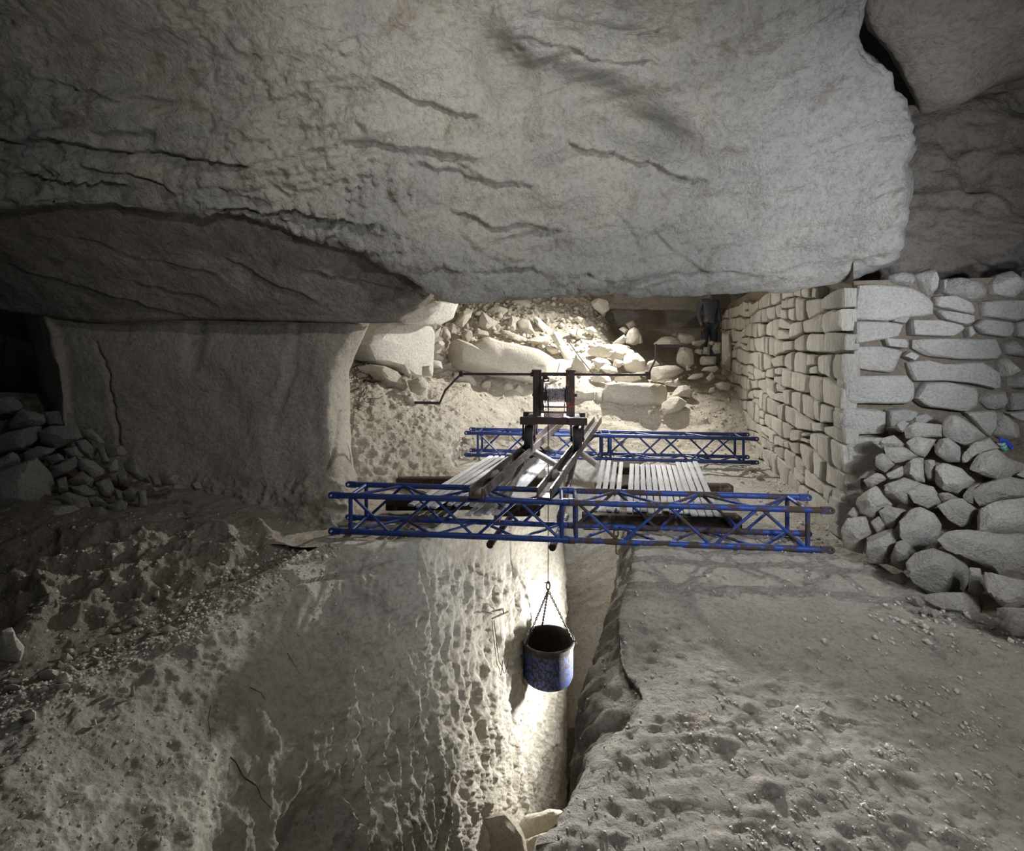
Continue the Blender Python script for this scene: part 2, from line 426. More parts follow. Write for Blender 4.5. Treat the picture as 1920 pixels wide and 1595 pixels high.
# --- hanging rock mass above the opening
lipx = [-700, -300, 0, 200, 400, 550, 700, 800, 850, 950, 1080, 1220, 1370, 1450, 1590, 1680, 1712, 1740]
lip = [(-700, 330, 3.2), (-300, 360, 3.3), (0, 388, 3.4), (200, 402, 3.5), (400, 410, 3.62), (550, 436, 3.78), (700, 484, 4.02), (800, 540, 4.22), (850, 566, 4.32),
       (950, 558, 4.38), (1080, 552, 4.4), (1220, 553, 4.4), (1370, 549, 4.36), (1450, 538, 4.3), (1590, 529, 4.2), (1672, 500, 4.15), (1692, 478, 4.2), (1690, 470, 4.7)]
def crow(f, edge, back):
    r = [f(*q) for q in lip[:15]]
    return r + edge + [back]
rowsC = [
    crow(lambda x, y, d: (960 + (x - 960) * 1.0, -900, d * .34 + .25), [(1680, -900, 1.65), (1760, -900, 1.7)], (1780, -900, 2.4)),
    crow(lambda x, y, d: (x, -300, d * .5 + .62), [(1650, -300, 2.72), (1690, -300, 2.8)], (1700, -300, 3.7)),
    crow(lambda x, y, d: (x, -60, d * .45 + 1.13), [(1625, -60, 3.1), (1648, -60, 3.22)], (1650, -60, 4.2)),
    crow(lambda x, y, d: (x, 60 + (y - 540) * .12, d * .40 + 1.52), [(1595, 66, 3.25), (1612, 66, 3.38)], (1600, 66, 4.4)),
    crow(lambda x, y, d: (x, 160 + (y - 540) * .30, d * .45 + 1.50), [(1650, 150, 3.38), (1672, 150, 3.52)], (1660, 150, 4.5)),
    crow(lambda x, y, d: (x, 260 + (y - 540) * .5, d * .58 + 1.14), [(1688, 226, 3.52), (1709, 222, 3.66)], (1690, 222, 4.7)),
    crow(lambda x, y, d: (x, 360 + (y - 540) * .66, d * .72 + .72), [(1682, 320, 3.62), (1706, 318, 3.80)], (1690, 318, 4.8)),
    crow(lambda x, y, d: (x, 450 + (y - 540) * .82, d * .84 + .40), [(1678, 410, 3.74), (1702, 408, 3.94)], (1685, 408, 4.9)),
    crow(lambda x, y, d: (x, y - 40, d * .93 + .14), [(1670, 466, 3.9), (1693, 462, 4.08)], (1680, 462, 5.0)),
    crow(lambda x, y, d: (x, y - 14, d * .975 + .02), [(1662, 492, 4.0), (1684, 480, 4.2)], (1670, 480, 5.0)),
    crow(lambda x, y, d: (x, y, d), [(1655, 502, 4.14), (1672, 490, 4.34)], (1660, 486, 5.0)),
    crow(lambda x, y, d: (x, y - 5, d + .16), [(1650, 500, 4.3), (1660, 488, 4.5)], (1650, 484, 5.1)),
    crow(lambda x, y, d: (x, y - 30, d + .55), [(1640, 480, 4.7), (1650, 470, 4.9)], (1640, 470, 5.3)),
    crow(lambda x, y, d: (x, y - 80, d + 1.1), [(1620, 440, 5.1), (1630, 440, 5.2)], (1640, 440, 5.6)),
]
CF = [(1110, 200, 180, 62, 24, -.24), (1235, 262, 90, 36, 24, -.16), (955, 160, 46, 120, -20, -.18), (1150, 24, 150, 34, 8, -.20), (905, 110, 60, 90, -30, -.08),
      (860, 40, 120, 40, 40, -.06), (540, 250, 42, 75, 4, -.055), (620, 185, 140, 18, -4, -.06), (850, 240, 130, 26, 12, -.05),
      (1240, 345, 170, 34, 18, -.05), (1385, 370, 38, 34, -50, -.06), (1270, 470, 60, 30, 45, -.04), (1480, 470, 60, 22, 10, -.04),
      (1480, 60, 78, 110, 10, -.045), (1350, 500, 130, 22, -4, .05), (760, 330, 110, 30, 10, .05), (1120, 380, 150, 40, 15, .05),
      (740, 240, 90, 40, 20, .05), (1080, 110, 120, 40, 15, .06), (620, 400, 120, 18, 12, .05), (1000, 470, 120, 24, 5, -.035),
      (300, 130, 200, 60, 12, -.05), (120, 190, 170, 26, 8, .05), (1420, 250, 80, 120, 0, .05)]
CL = [(1555, 279, 1692, 272, 0.045, 5.8), (1405, 60, 1392, 128, 0.013, 16.1), (-60, 245, 95, 262, 0.093, 34.2), (60, 256, 480, 306, 0.085, 46.6), (170, 232, 290, 246, 0.068, 21.7), (20, 318, 230, 358, 0.076, 37.3), (140, 310, 330, 362, 0.051, 27.9), (380, 396, 720, 402, 0.085, 24.8), (640, 262, 900, 300, 0.064, 40.4), (760, 318, 1010, 352, 0.057, 37.3), (840, 400, 1060, 440, 0.064, 37.3), (740, 492, 990, 506, 0.057, 27.9), (1060, 268, 1330, 342, 0.089, 46.6), (820, 300, 930, 340, 0.038, 27.9), (700, 150, 900, 226, 0.051, 31.0), (1020, 40, 1270, 58, 0.076, 40.4), (960, 60, 1240, 120, 0.051, 37.3), (1230, 430, 1330, 520, 0.034, 31.0), (1150, 395, 1210, 470, 0.023, 21.7), (60, 165, 330, 190, 0.051, 31.0), (990, 520, 1440, 512, 0.038, 18.6), (860, 450, 1010, 520, 0.038, 24.8)]
def dispC(V, x, y):
    q = rot(V, 'Y', 14)
    wob = 44 * fbm(V, 2.2, 4, 5)
    rough = sstep(-.25, .35, fbm(V, .9, 3, 11)) * (1 - .75 * sstep(1270, 1400, x + 60 * fbm(V, 2, 2, 3))) * (1 - .55 * sstep(400, 330, 0 * x + 400))
    o = .16 * fbm(V, .55, 3, 1) * (1 - .5 * sstep(1250, 1400, x))
    o += feat(x, y, CF) + ledges(x, y, CL, wob)
    o += .10 * fbm(q, 1.6, 4, 21, stretch=(.5, 1, 2.4))
    bed = fbm(q, 2.2, 3, 31, stretch=(.35, .8, 2.6)); o += .09 * (np.abs(bed) * 2 - .4) * (.3 + .7 * rough)
    o += (.012 + .065 * rough) * fbm(V, 6.5, 6, 41, gain=.58)
    o -= (.06 * rough) * np.maximum(fbm(V, 13, 4, 51) - .05, 0) * 2.2
    return o * (1 - .55 * sstep(528, 560, y))
patch('ceiling', rowsC, 440, 660, M_CEIL, dispC)

# --- underside of the hanging rock over the pillar, in shade
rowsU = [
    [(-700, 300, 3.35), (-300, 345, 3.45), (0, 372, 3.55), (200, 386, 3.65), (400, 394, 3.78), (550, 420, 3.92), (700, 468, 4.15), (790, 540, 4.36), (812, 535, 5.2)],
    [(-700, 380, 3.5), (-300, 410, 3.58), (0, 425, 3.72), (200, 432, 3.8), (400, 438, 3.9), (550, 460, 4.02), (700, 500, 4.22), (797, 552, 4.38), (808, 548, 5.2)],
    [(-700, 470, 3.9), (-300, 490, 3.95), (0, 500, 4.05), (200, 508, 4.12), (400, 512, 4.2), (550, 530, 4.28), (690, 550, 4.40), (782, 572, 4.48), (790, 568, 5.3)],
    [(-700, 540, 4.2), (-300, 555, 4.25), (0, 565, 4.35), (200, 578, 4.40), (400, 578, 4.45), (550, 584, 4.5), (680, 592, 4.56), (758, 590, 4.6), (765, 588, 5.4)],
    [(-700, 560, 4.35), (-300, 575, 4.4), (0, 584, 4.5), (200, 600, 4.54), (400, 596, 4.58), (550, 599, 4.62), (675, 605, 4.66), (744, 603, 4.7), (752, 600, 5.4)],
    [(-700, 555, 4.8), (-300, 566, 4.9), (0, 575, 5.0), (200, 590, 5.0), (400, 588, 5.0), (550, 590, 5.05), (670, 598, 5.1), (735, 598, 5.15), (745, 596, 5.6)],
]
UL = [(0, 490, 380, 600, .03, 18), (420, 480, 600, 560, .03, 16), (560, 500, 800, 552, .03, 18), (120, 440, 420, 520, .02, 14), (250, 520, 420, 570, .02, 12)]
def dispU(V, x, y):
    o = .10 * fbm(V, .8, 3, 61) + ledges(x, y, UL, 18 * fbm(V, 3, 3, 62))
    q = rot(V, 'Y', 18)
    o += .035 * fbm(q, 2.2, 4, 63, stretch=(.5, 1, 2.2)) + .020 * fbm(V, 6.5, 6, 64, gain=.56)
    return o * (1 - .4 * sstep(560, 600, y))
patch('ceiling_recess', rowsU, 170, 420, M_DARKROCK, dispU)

# --- rock pillar under it
def wrow(y, cols): return [(x, y if yy is None else yy, d) for x, yy, d in cols]
rowsW = [
    wrow(575, [(30, None, 7.0), (62, None, 4.75), (110, None, 4.62), (250, None, 4.72), (400, None, 4.8), (520, None, 4.84), (620, None, 4.82), (690, None, 4.86), (705, None, 5.15), (700, None, 6.0)]),
    wrow(630, [(40, None, 7.0), (82, None, 4.75), (125, None, 4.58), (250, None, 4.65), (400, None, 4.74), (520, None, 4.78), (600, None, 4.76), (655, None, 4.82), (676, None, 5.2), (680, None, 6.0)]),
    wrow(690, [(50, None, 7.0), (92, None, 4.72), (135, None, 4.55), (250, None, 4.6), (400, None, 4.7), (520, None, 4.72), (590, None, 4.70), (632, None, 4.78), (653, None, 5.3), (655, None, 6.0)]),
    wrow(750, [(60, None, 7.0), (102, None, 4.72), (140, None, 4.55), (250, None, 4.6), (400, None, 4.7), (520, None, 4.70), (585, None, 4.68), (622, None, 4.74), (651, None, 5.3), (655, None, 6.0)]),
    wrow(820, [(65, None, 7.0), (108, None, 4.7), (145, None, 4.55), (250, None, 4.6), (400, None, 4.68), (520, None, 4.68), (585, None, 4.66), (624, None, 4.72), (657, None, 5.3), (660, None, 6.0)]),
    wrow(880, [(65, None, 7.0), (108, None, 4.7), (145, None, 4.5), (250, None, 4.55), (400, None, 4.62), (520, None, 4.58), (590, None, 4.50), (640, None, 4.6), (664, None, 5.1), (660, None, 6.0)]),
    wrow(940, [(65, None, 7.0), (108, None, 4.6), (145, None, 4.45), (250, None, 4.5), (400, None, 4.55), (520, None, 4.42), (590, None, 4.32), (645, None, 4.44), (668, None, 4.9), (660, None, 6.0)]),
    wrow(1010, [(65, None, 7.0), (108, None, 4.6), (145, None, 4.4), (250, None, 4.4), (400, None, 4.4), (520, None, 4.25), (590, None, 4.15), (650, None, 4.25), (672, None, 4.7), (660, None, 6.0)]),
]
def dispW(V, x, y):
    foot = sstep(860, 920, y + 30 * fbm(V, 3, 2, 71))
    o = .07 * fbm(V, 1.1, 3, 72) + .032 * fbm(V, 3.5, 5, 73) + .02 * np.abs(fbm(rot(V, 'Y', 25), 2.0, 4, 77, stretch=(.6, 1, 1.6))) + (.006 + .022 * foot) * fbm(V, 11, 5, 74, gain=.6)
    o += feat(x, y, [(365, 640, 20, 60, 10, -.04), (560, 690, 26, 40, 20, -.04), (470, 850, 60, 60, 0, .05), (540, 700, 10, 120, 12, -.02)])
    # long cracks
    for (pts, dep, wd) in (([(180, 640), (200, 690), (215, 780), (225, 840)], .03, 3.5), ([(640, 770), (630, 830), (612, 880)], .05, 3)):
        xs = np.interp(y, [p[1] for p in pts], [p[0] for p in pts]) + 7 * fbm(V, 9, 2, 75)
        o -= dep * np.exp(-((x - xs) / wd) ** 2) * (y > pts[0][1]) * (y < pts[-1][1])
    o += .04 * foot * np.maximum(fbm(V, 5, 4, 76, ridge=True), 0)
    return o
patch('wall_left', rowsW, 240, 360, M_WALL, dispW)

# --- black hollow beside the pillar
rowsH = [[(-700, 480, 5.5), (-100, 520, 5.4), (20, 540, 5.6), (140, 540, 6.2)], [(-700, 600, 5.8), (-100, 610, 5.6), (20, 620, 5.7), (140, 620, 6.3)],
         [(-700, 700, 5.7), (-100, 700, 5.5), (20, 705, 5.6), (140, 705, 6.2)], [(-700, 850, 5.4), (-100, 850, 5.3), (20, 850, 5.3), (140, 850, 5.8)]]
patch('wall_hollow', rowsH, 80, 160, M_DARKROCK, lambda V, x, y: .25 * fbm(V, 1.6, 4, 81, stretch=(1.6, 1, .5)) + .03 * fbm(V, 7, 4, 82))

# --- earthy bank at the foot of the pillar, down to the gully
rowsB = [
    [(-500, 860, 5.0), (0, 870, 5.0), (150, 880, 5.0), (300, 890, 5.0), (450, 895, 4.95), (600, 905, 4.9), (720, 905, 5.3)],
    [(-500, 940, 4.2), (0, 930, 4.2), (150, 925, 4.25), (300, 935, 4.3), (450, 950, 4.36), (600, 975, 4.35), (720, 955, 4.8)],
    [(-500, 1000, 3.5), (0, 990, 3.6), (150, 985, 3.7), (300, 980, 3.8), (450, 990, 3.95), (580, 1000, 4.12), (720, 983, 4.4)],
    [(-500, 1120, 3.0), (0, 1100, 3.1), (150, 1070, 3.25), (280, 1055, 3.4), (400, 1045, 3.6), (540, 1025, 3.9), (720, 998, 4.2)],
    [(-500, 1230, 2.7), (0, 1210, 2.62), (120, 1185, 2.76), (250, 1145, 2.95), (360, 1105, 3.2), (520, 1055, 3.68), (700, 1012, 4.2)],
    [(-500, 1360, 2.2), (0, 1300, 2.32), (130, 1262, 2.5), (280, 1195, 2.75), (430, 1108, 3.2), (600, 1038, 3.92), (780, 1016, 4.15)],
    [(-500, 1440, 2.1), (0, 1350, 2.22), (150, 1310, 2.4), (300, 1240, 2.7), (450, 1150, 3.15), (620, 1080, 3.95), (790, 1050, 4.2)],
]
def dispB(V, x, y):
    face = sstep(960, 1010, y) * (1 - sstep(1150, 1210, y + .28 * (x - 100))) * (1 - sstep(430, 560, x))
    lump = np.maximum(fbm(V, 3.2, 4, 91, ridge=True), -.2)
    return .10 * fbm(V, 1.4, 3, 92) + face * (.12 * lump + .06 * fbm(V, 6, 4, 93)) + .030 * fbm(V, 7, 5, 94, gain=.6) + .02 * np.maximum(fbm(V, 17, 4, 95), 0)
patch('floor_bank', rowsB, 230, 420, M_BANK, dispB)

# --- rounded rock from the gully down into the pit, and the long pit wall
rowsL = [
    [(-500, 1420, 1.85), (0, 1318, 2.26), (150, 1268, 2.46), (300, 1190, 2.76), (450, 1102, 3.22), (620, 1018, 3.82), (780, 1006, 3.97), (873, 945, 4.7), (943, 905, 5.4), (1004, 882, 6.1), (1058, 866, 6.68), (1040, 866, 7.6)],
    [(-500, 1480, 1.75), (0, 1370, 2.03), (150, 1320, 2.24), (300, 1240, 2.54), (450, 1142, 2.98), (620, 1050, 3.6), (775, 1026, 3.86), (868, 968, 4.65), (940, 928, 5.35), (1002, 905, 6.05), (1055, 888, 6.6), (1040, 890, 7.6)],
    [(-500, 1640, 1.4), (0, 1490, 1.72), (180, 1430, 1.96), (340, 1340, 2.32), (480, 1235, 2.77), (640, 1150, 3.34), (776, 1105, 3.76), (868, 1075, 4.55), (942, 1060, 5.3), (1002, 1050, 6.0), (1055, 1045, 6.6), (1040, 1045, 7.6)],
    [(-500, 1820, 1.2), (0, 1640, 1.5), (200, 1570, 1.75), (380, 1470, 2.1), (520, 1360, 2.56), (670, 1270, 3.12), (790, 1220, 3.62), (875, 1190, 4.4), (946, 1180, 5.15), (1004, 1175, 5.9), (1055, 1170, 6.55), (1040, 1170, 7.6)],
    [(-500, 2100, 1.0), (50, 1850, 1.4), (260, 1750, 1.65), (430, 1620, 2.0), (560, 1500, 2.42), (700, 1420, 2.96), (815, 1370, 3.5), (890, 1340, 4.3), (955, 1330, 5.1), (1008, 1325, 5.85), (1056, 1320, 6.55), (1040, 1320, 7.6)],
    [(-500, 2400, .9), (150, 2100, 1.45), (330, 1950, 1.7), (500, 1800, 2.05), (620, 1680, 2.42), (745, 1580, 2.92), (840, 1520, 3.45), (908, 1490, 4.25), (965, 1480, 5.05), (1012, 1475, 5.8), (1057, 1470, 6.55), (1040, 1470, 7.6)],
    [(-500, 2800, .8), (150, 2500, 1.2), (330, 2350, 1.5), (520, 2200, 1.8), (640, 2050, 2.2), (760, 1900, 2.8), (855, 1700, 3.45), (920, 1640, 4.2), (970, 1640, 5.0), (1014, 1640, 5.8), (1058, 1640, 6.55), (1040, 1640, 7.6)],
]
def dispL(V, x, y):
    wallm = sstep(500, 700, x + .35 * (y - 1200)) * sstep(1030, 1090, y + 30 * fbm(V, 4, 2, 100))   # tooled, washed pit face
    low = sstep(1080, 1330, y - .45 * (x - 800))
    tt = V[:, 0] * .53 + V[:, 1] * .85; nn_ = V[:, 0] * .85 - V[:, 1] * .53            # along and across the wall
    q = np.stack([tt - .20 * V[:, 2], nn_, V[:, 2] * .27], 1)
    flute = fbm(q, 4.9, 4, 101, ridge=True, gain=.55)
    q2 = np.stack([tt - .32 * V[:, 2], nn_, V[:, 2] * .36], 1)
    fl2 = fbm(q2, 11.5, 3, 105, ridge=True)
    near = 1 - sstep(860, 1000, x)
    o = .12 * fbm(V, .9, 3, 102) * (1 - .6 * sstep(560, 760, x))
    o += wallm * (.055 + .03 * low * near) * np.maximum(flute, -.25) + wallm * .030 * np.maximum(fl2, -.2)
    left = 1 - sstep(380, 620, x + .1 * (y - 1300))
    o += left * (.055 * fbm(V, 4, 5, 103, gain=.6) + .020 * fbm(V, 14, 4, 104, gain=.6) + .05 * np.maximum(fbm(V, 7, 4, 107) - .05, 0)) + (1 - left) * .012 * fbm(V, 9, 5, 106)
    o += feat(x, y, [(575, 1560, 45, 90, 10, -.16), (735, 1130, 60, 40, 0, .05), (620, 1110, 90, 30, -12, .05), (830, 1250, 25, 60, 10, -.06), (500, 1380, 60, 18, 55, .03), (720, 1580, 30, 60, 15, .02)])
    # the step line along the far top of the wall
    o -= .05 * sstep(500, 620, x) * (1 - sstep(690, 760, x)) * np.exp(-np.maximum(y - 1085 + .25 * (x - 600), 0) / 14) * (y > 1085 - .25 * (x - 600))
    return o
patch('wall_pit', rowsL, 480, 580, M_PIT, dispL)

# --- end wall of the pit
rowsE = [[(x, 660 + 1.53 * 900 / d, d) for x, d in ((985, 6.95), (1055, 6.95), (1120, 6.98), (1190, 7.0), (1260, 7.0))]]
for z, dd in ((-.5, .02), (-1.5, -.02), (-2.6, .05), (-3.5, .02), (-4.0, .08), (-4.15, .7), (-5.6, .9)):
    rowsE.append([(x, 660 + (1.5 - z) * 900 / (d + dd), d + dd) for x, d in ((985, 6.95), (1055, 6.95), (1120, 6.98), (1190, 7.0), (1260, 7.0))])
patch('wall_pit_end', rowsE, 260, 110, M_PIT, lambda V, x, y: .06 * fbm(V, 1.2, 3, 111) + .022 * fbm(rot(V, 'Y', 30), 7, 4, 112, stretch=(.6, 1, 1.6)))

# --- pit bottom with debris
rowsP = [[(X, Y, z) for X in (-1.2, -.3, .5, 1.3, 2.2)] for Y, z in ((1.5, -3.3), (3.0, -3.25), (4.2, -3.35), (5.2, -4.2), (6.4, -5.2), (8.2, -5.6))]
patch('floor_pit', rowsP, 90, 90, M_DIRT, lambda V, x, y: .12 * fbm(V, 2.2, 5, 121), px=False)

# --- trodden floor on the near side of the pit and the pit wall below it
FZ = -.03
edge = [(7.6, 1225), (6.5, 1200), (5.1, 1192), (4.05, 1183), (3.62, 1186), (3.13, 1168), (2.65, 1156), (2.37, 1158), (2.15, 1196), (2.0, 1188), (1.93, 1142), (1.74, 1088), (1.58, 1042), (1.465, 984), (1.26, 890), (.8, 700), (.5, 560)]
bul = [.05, .05, .05, .10, .13, .14, .17, .20, .30, .26, .14, .10, .07, .05, .05, .05, .05]
rowsF = []
for (d, ex), bl in zip(edge, bul):
    X = (ex - CX) / F * d; nk = .38 if 3.9 < d < 6 else 0
    row = [(X + .35, d + .15, -6.0), (X + .16 + nk * .8, d + .1, -3.6), (X + .02 - bl * .3 + nk, d + .04, -1.9), (X - bl * .9 + nk * .5, d, -1.05), (X - bl, d, -.62), (X - bl * .72, d, -.30), (X - .035, d, -.13), (X + .012, d, FZ - .035), (X + .07, d, FZ)]
    for f in (.15, .4, .7, 1.0): row.append((X + .07 + f * (4.6 - X), d, FZ - .02 * f))
    rowsF.append(row)
def dispF(V, x, y):
    flat = sstep(-.16, -.06, V[:, 2])
    o = .035 * fbm(V, 1.3, 3, 131) + (.022 - .008 * flat) * fbm(V, 5.5, 4, 132) + .010 * fbm(V, 17, 4, 133, gain=.6)
    pit = np.maximum(fbm(V, 24, 2, 134) - .24, 0)                                # pick and boot marks
    o -= flat * .045 * pit
    o += flat * .06 * np.maximum(fbm(V, 11, 3, 137) - .18, 0) + flat * .012 * fbm(V, 28, 3, 138)
    o += (1 - flat) * (.10 * fbm(V, 1.7, 4, 135) + .04 * fbm(V, 5, 4, 136, ridge=True))
    o -= flat * feat(x, y, [(1790, 1230, 130, 24, 22, .05), (1200, 1250, 60, 60, 0, .05)])
    return o
patch('floor', rowsF, 470, 400, M_FLOOR, dispF, px=False)

# --- ledge under the planks, left of the pit
rowsG = [[(-2.0, 3.8, -.05), (-1.4, 3.85, -.05), (-.95, 3.95, -.07), (-.7, 4.02, -.10)],
         [(-2.0, 4.4, .0), (-1.4, 4.4, -.03), (-.8, 4.5, -.06), (-.45, 4.72, -.09)],
         [(-2.0, 5.2, .1), (-1.4, 5.2, 0), (-.6, 5.3, -.05), (-.12, 5.45, -.08)],
         [(-2.0, 6.0, .1), (-1.4, 6.0, .0), (-.4, 6.0, -.04), (.34, 6.15, -.07)],
         [(-2.0, 7.2, .1), (-1.2, 7.2, .0), (-.1, 7.2, -.03), (.78, 7.3, -.05)]]
patch('floor_ledge', rowsG, 120, 120, M_DIRT, lambda V, x, y: .05 * fbm(V, 2.5, 4, 141) + .015 * fbm(V, 11, 4, 142), px=False)

# --- far bank and the rising ground of the far chamber
rowsK = [
    [(600, 975, 4.9), (640, 955, 5.0), (700, 950, 5.1), (780, 935, 5.4), (850, 900, 5.95), (885, 860, 6.95), (1000, 858, 6.98), (1100, 858, 6.98), (1200, 858, 6.98), (1300, 860, 6.9), (1400, 862, 6.8), (1480, 866, 6.7)],
    [(600, 895, 5.05), (640, 893, 5.15), (700, 893, 5.25), (780, 888, 5.6), (855, 868, 6.25), (885, 853, 7.1), (1000, 852, 7.15), (1100, 852, 7.15), (1200, 852, 7.15), (1300, 853, 7.1), (1400, 854, 7.1), (1480, 855, 7.0)],
    [(600, 800, 5.6), (640, 800, 5.65), (700, 803, 5.85), (780, 808, 6.15), (855, 822, 6.55), (895, 828, 7.3), (1000, 832, 7.4), (1100, 833, 7.4), (1200, 833, 7.4), (1300, 836, 7.4), (1400, 838, 7.4), (1480, 838, 7.3)],
    [(600, 720, 6.4), (640, 722, 6.45), (700, 737, 6.6), (780, 765, 6.8), (855, 787, 7.05), (900, 790, 7.55), (1000, 792, 7.75), (1100, 795, 7.75), (1200, 796, 7.75), (1300, 790, 7.8), (1400, 790, 7.8), (1480, 790, 7.7)],
    [(600, 675, 7.1), (640, 680, 7.15), (700, 695, 7.3), (780, 722, 7.4), (860, 742, 7.6), (900, 748, 8.1), (1000, 753, 8.25), (1100, 755, 8.25), (1200, 755, 8.25), (1300, 745, 8.5), (1400, 743, 8.5), (1480, 740, 8.4)],
    [(600, 640, 8.1), (640, 645, 8.2), (700, 660, 8.3), (780, 690, 8.4), (860, 700, 8.7), (900, 696, 8.9), (1000, 690, 9.0), (1100, 692, 9.0), (1200, 705, 9.1), (1300, 715, 9.3), (1400, 716, 9.5), (1480, 716, 9.5)],
    [(600, 600, 9.4), (640, 605, 9.5), (700, 615, 9.5), (780, 620, 9.5), (860, 612, 9.7), (900, 605, 9.8), (1000, 598, 9.9), (1100, 612, 9.9), (1170, 650, 10), (1300, 684, 10.3), (1400, 692, 10.5), (1480, 692, 10.5)],
    [(600, 500, 10.6), (640, 500, 10.6), (700, 520, 10.6), (780, 530, 10.6), (860, 540, 10.6), (900, 540, 10.7), (1000, 535, 10.7), (1090, 540, 10.6), (1160, 628, 10.7), (1300, 668, 11.2), (1400, 680, 11.2), (1480, 680, 11.2)],
]
def dispK(V, x, y):
    o = .10 * fbm(V, 1.3, 3, 151) + .045 * fbm(V, 4.5, 5, 152, gain=.58) + .03 * np.maximum(fbm(V, 9, 4, 153), 0)
    o += .05 * fbm(rot(V, 'Y', 35), 5, 4, 154, ridge=True, stretch=(.5, 1, 1.6)) * (x < 880)
    o += feat(x, y, [(862, 845, 16, 40, 10, -.10), (1245, 790, 90, 16, 3, -.12), (1080, 780, 70, 10, 0, -.05)])
    o += .10 * np.maximum(fbm(V, 6, 4, 155, ridge=True), 0) * sstep(640, 600, y)
    return o
patch('floor_chamber', rowsK, 300, 420, M_DIRT, dispK)

# --- bedded back wall of the far chamber
rowsR = [[(x, y, 11.0 + dd) for x in (560, 1000, 1120, 1200, 1300, 1420, 1560)] for y, dd in ((470, -.5), (530, -.25), (560, 0), (583, .0), (590, .35), (610, .3), (650, .25), (720, .2), (800, .2))]
def dispR(V, x, y):
    return .12 * fbm(V, .8, 3, 161) + ledges(x, y, [(1000, 575, 1500, 586, .16, 24), (1150, 612, 1260, 622, .06, 10), (1240, 606, 1420, 596, .05, 10)], 5 * fbm(V, 1.5, 2, 162)) + .03 * fbm(V, 5, 5, 163, stretch=(.5, 1, 2))
patch('wall_back', rowsR, 160, 220, M_WALL, dispR)

# --- roof of the far chamber, out of sight behind the lintel
rowsT = [[(X, Y, z) for X in (-3.5, -1, 1, 3, 7)] for Y, z in ((4.75, 2.75), (5.2, 3.0), (7.0, 3.2), (9.0, 3.9), (11.6, 4.2))]
patch('ceiling_chamber', rowsT, 60, 60, M_WALL, lambda V, x, y: .2 * fbm(V, 1, 4, 171), px=False)
# far side wall of the chamber, behind the pillar
rowsS = [[(-2.05 - .22 * (Y - 5), Y, z) for z in (-.3, .8, 1.8, 3.2)] for Y in (5.5, 7.0, 8.5, 11.5)]
patch('wall_chamber_left', rowsS, 60, 60, M_WALL, lambda V, x, y: .15 * fbm(V, 1.3, 4, 181), px=False)

# --- upper right: a separate roof block and the rough wall behind it
rowsQ = [
    [(1560, -500, 2.4), (1660, -500, 2.3), (1800, -500, 2.2), (1950, -500, 2.15), (2150, -500, 2.1), (2500, -500, 2.1)],
    [(1605, -120, 3.3), (1640, -120, 3.15), (1780, -120, 3.0), (1920, -120, 2.95), (2100, -120, 2.9), (2500, -120, 2.9)],
    [(1618, 30, 3.6), (1640, 34, 3.42), (1770, 30, 3.3), (1910, 30, 3.25), (2100, 20, 3.2), (2500, 0, 3.2)],
    [(1668, 100, 3.8), (1682, 104, 3.62), (1785, 100, 3.5), (1900, 85, 3.48), (2100, 60, 3.45), (2500, 40, 3.45)],
    [(1708, 165, 3.95), (1716, 165, 3.80), (1790, 155, 3.68), (1890, 122, 3.66), (2100, 84, 3.62), (2500, 60, 3.62)],
    [(1728, 206, 4.1), (1734, 206, 3.98), (1800, 192, 3.85), (1895, 150, 3.84), (2100, 100, 3.8), (2500, 75, 3.8)],
    [(1728, 200, 4.6), (1738, 205, 4.5), (1800, 190, 4.5), (1900, 148, 4.5), (2100, 98, 4.5), (2500, 70, 4.5)],
]
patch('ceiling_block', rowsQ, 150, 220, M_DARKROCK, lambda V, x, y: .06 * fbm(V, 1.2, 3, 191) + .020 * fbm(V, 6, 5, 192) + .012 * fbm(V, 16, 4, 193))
rowsV = [
    [(1480, -250, 5.1), (1720, -250, 4.9), (1800, -250, 4.7), (1920, -250, 4.5), (2100, -250, 4.2), (2500, -250, 4.0)],
    [(1520, 80, 5.1), (1720, 120, 4.8), (1800, 130, 4.6), (1920, 100, 4.45), (2100, 60, 4.2), (2500, 0, 4.0)],
    [(1600, 220, 5.0), (1720, 225, 4.66), (1800, 215, 4.55), (1920, 200, 4.4), (2100, 180, 4.2), (2500, 150, 4.0)],
    [(1600, 320, 4.95), (1715, 320, 4.62), (1800, 320, 4.48), (1920, 310, 4.32), (2100, 300, 4.15), (2500, 300, 3.95)],
    [(1600, 400, 4.85), (1715, 400, 4.58), (1800, 400, 4.40), (1920, 400, 4.25), (2100, 400, 4.1), (2500, 400, 3.9)],
    [(1600, 470, 4.8), (1700, 470, 4.55), (1800, 470, 4.42), (1920, 470, 4.25), (2100, 470, 4.1), (2500, 470, 3.9)],
    [(1600, 540, 4.85), (1700, 540, 4.7), (1800, 540, 4.6), (1920, 540, 4.45), (2100, 540, 4.3), (2500, 540, 4.0)],
    [(1600, 620, 4.9), (1700, 620, 4.8), (1800, 620, 4.7), (1920, 620, 4.6), (2100, 620, 4.4), (2500, 620, 4.1)],
]
def dispV(V, x, y):
    return .16 * fbm(V, 1.3, 3, 201) + .07 * fbm(rot(V, 'Y', -20), 2.6, 4, 202, ridge=True, stretch=(.7, 1, 1.6)) + .035 * fbm(V, 7, 5, 203) \
        + ledges(x, y, [(1720, 400, 1960, 440, .10, 24), (1740, 320, 1900, 270, .06, 20), (1760, 250, 1830, 330, .06, 20)], 14 * fbm(V, 3, 3, 204)) \
        + feat(x, y, [(1790, 285, 24, 20, 0, -.08), (1830, 330, 30, 40, 30, -.10)])
patch('wall_upper', rowsV, 190, 190, M_DARKROCK, dispV)
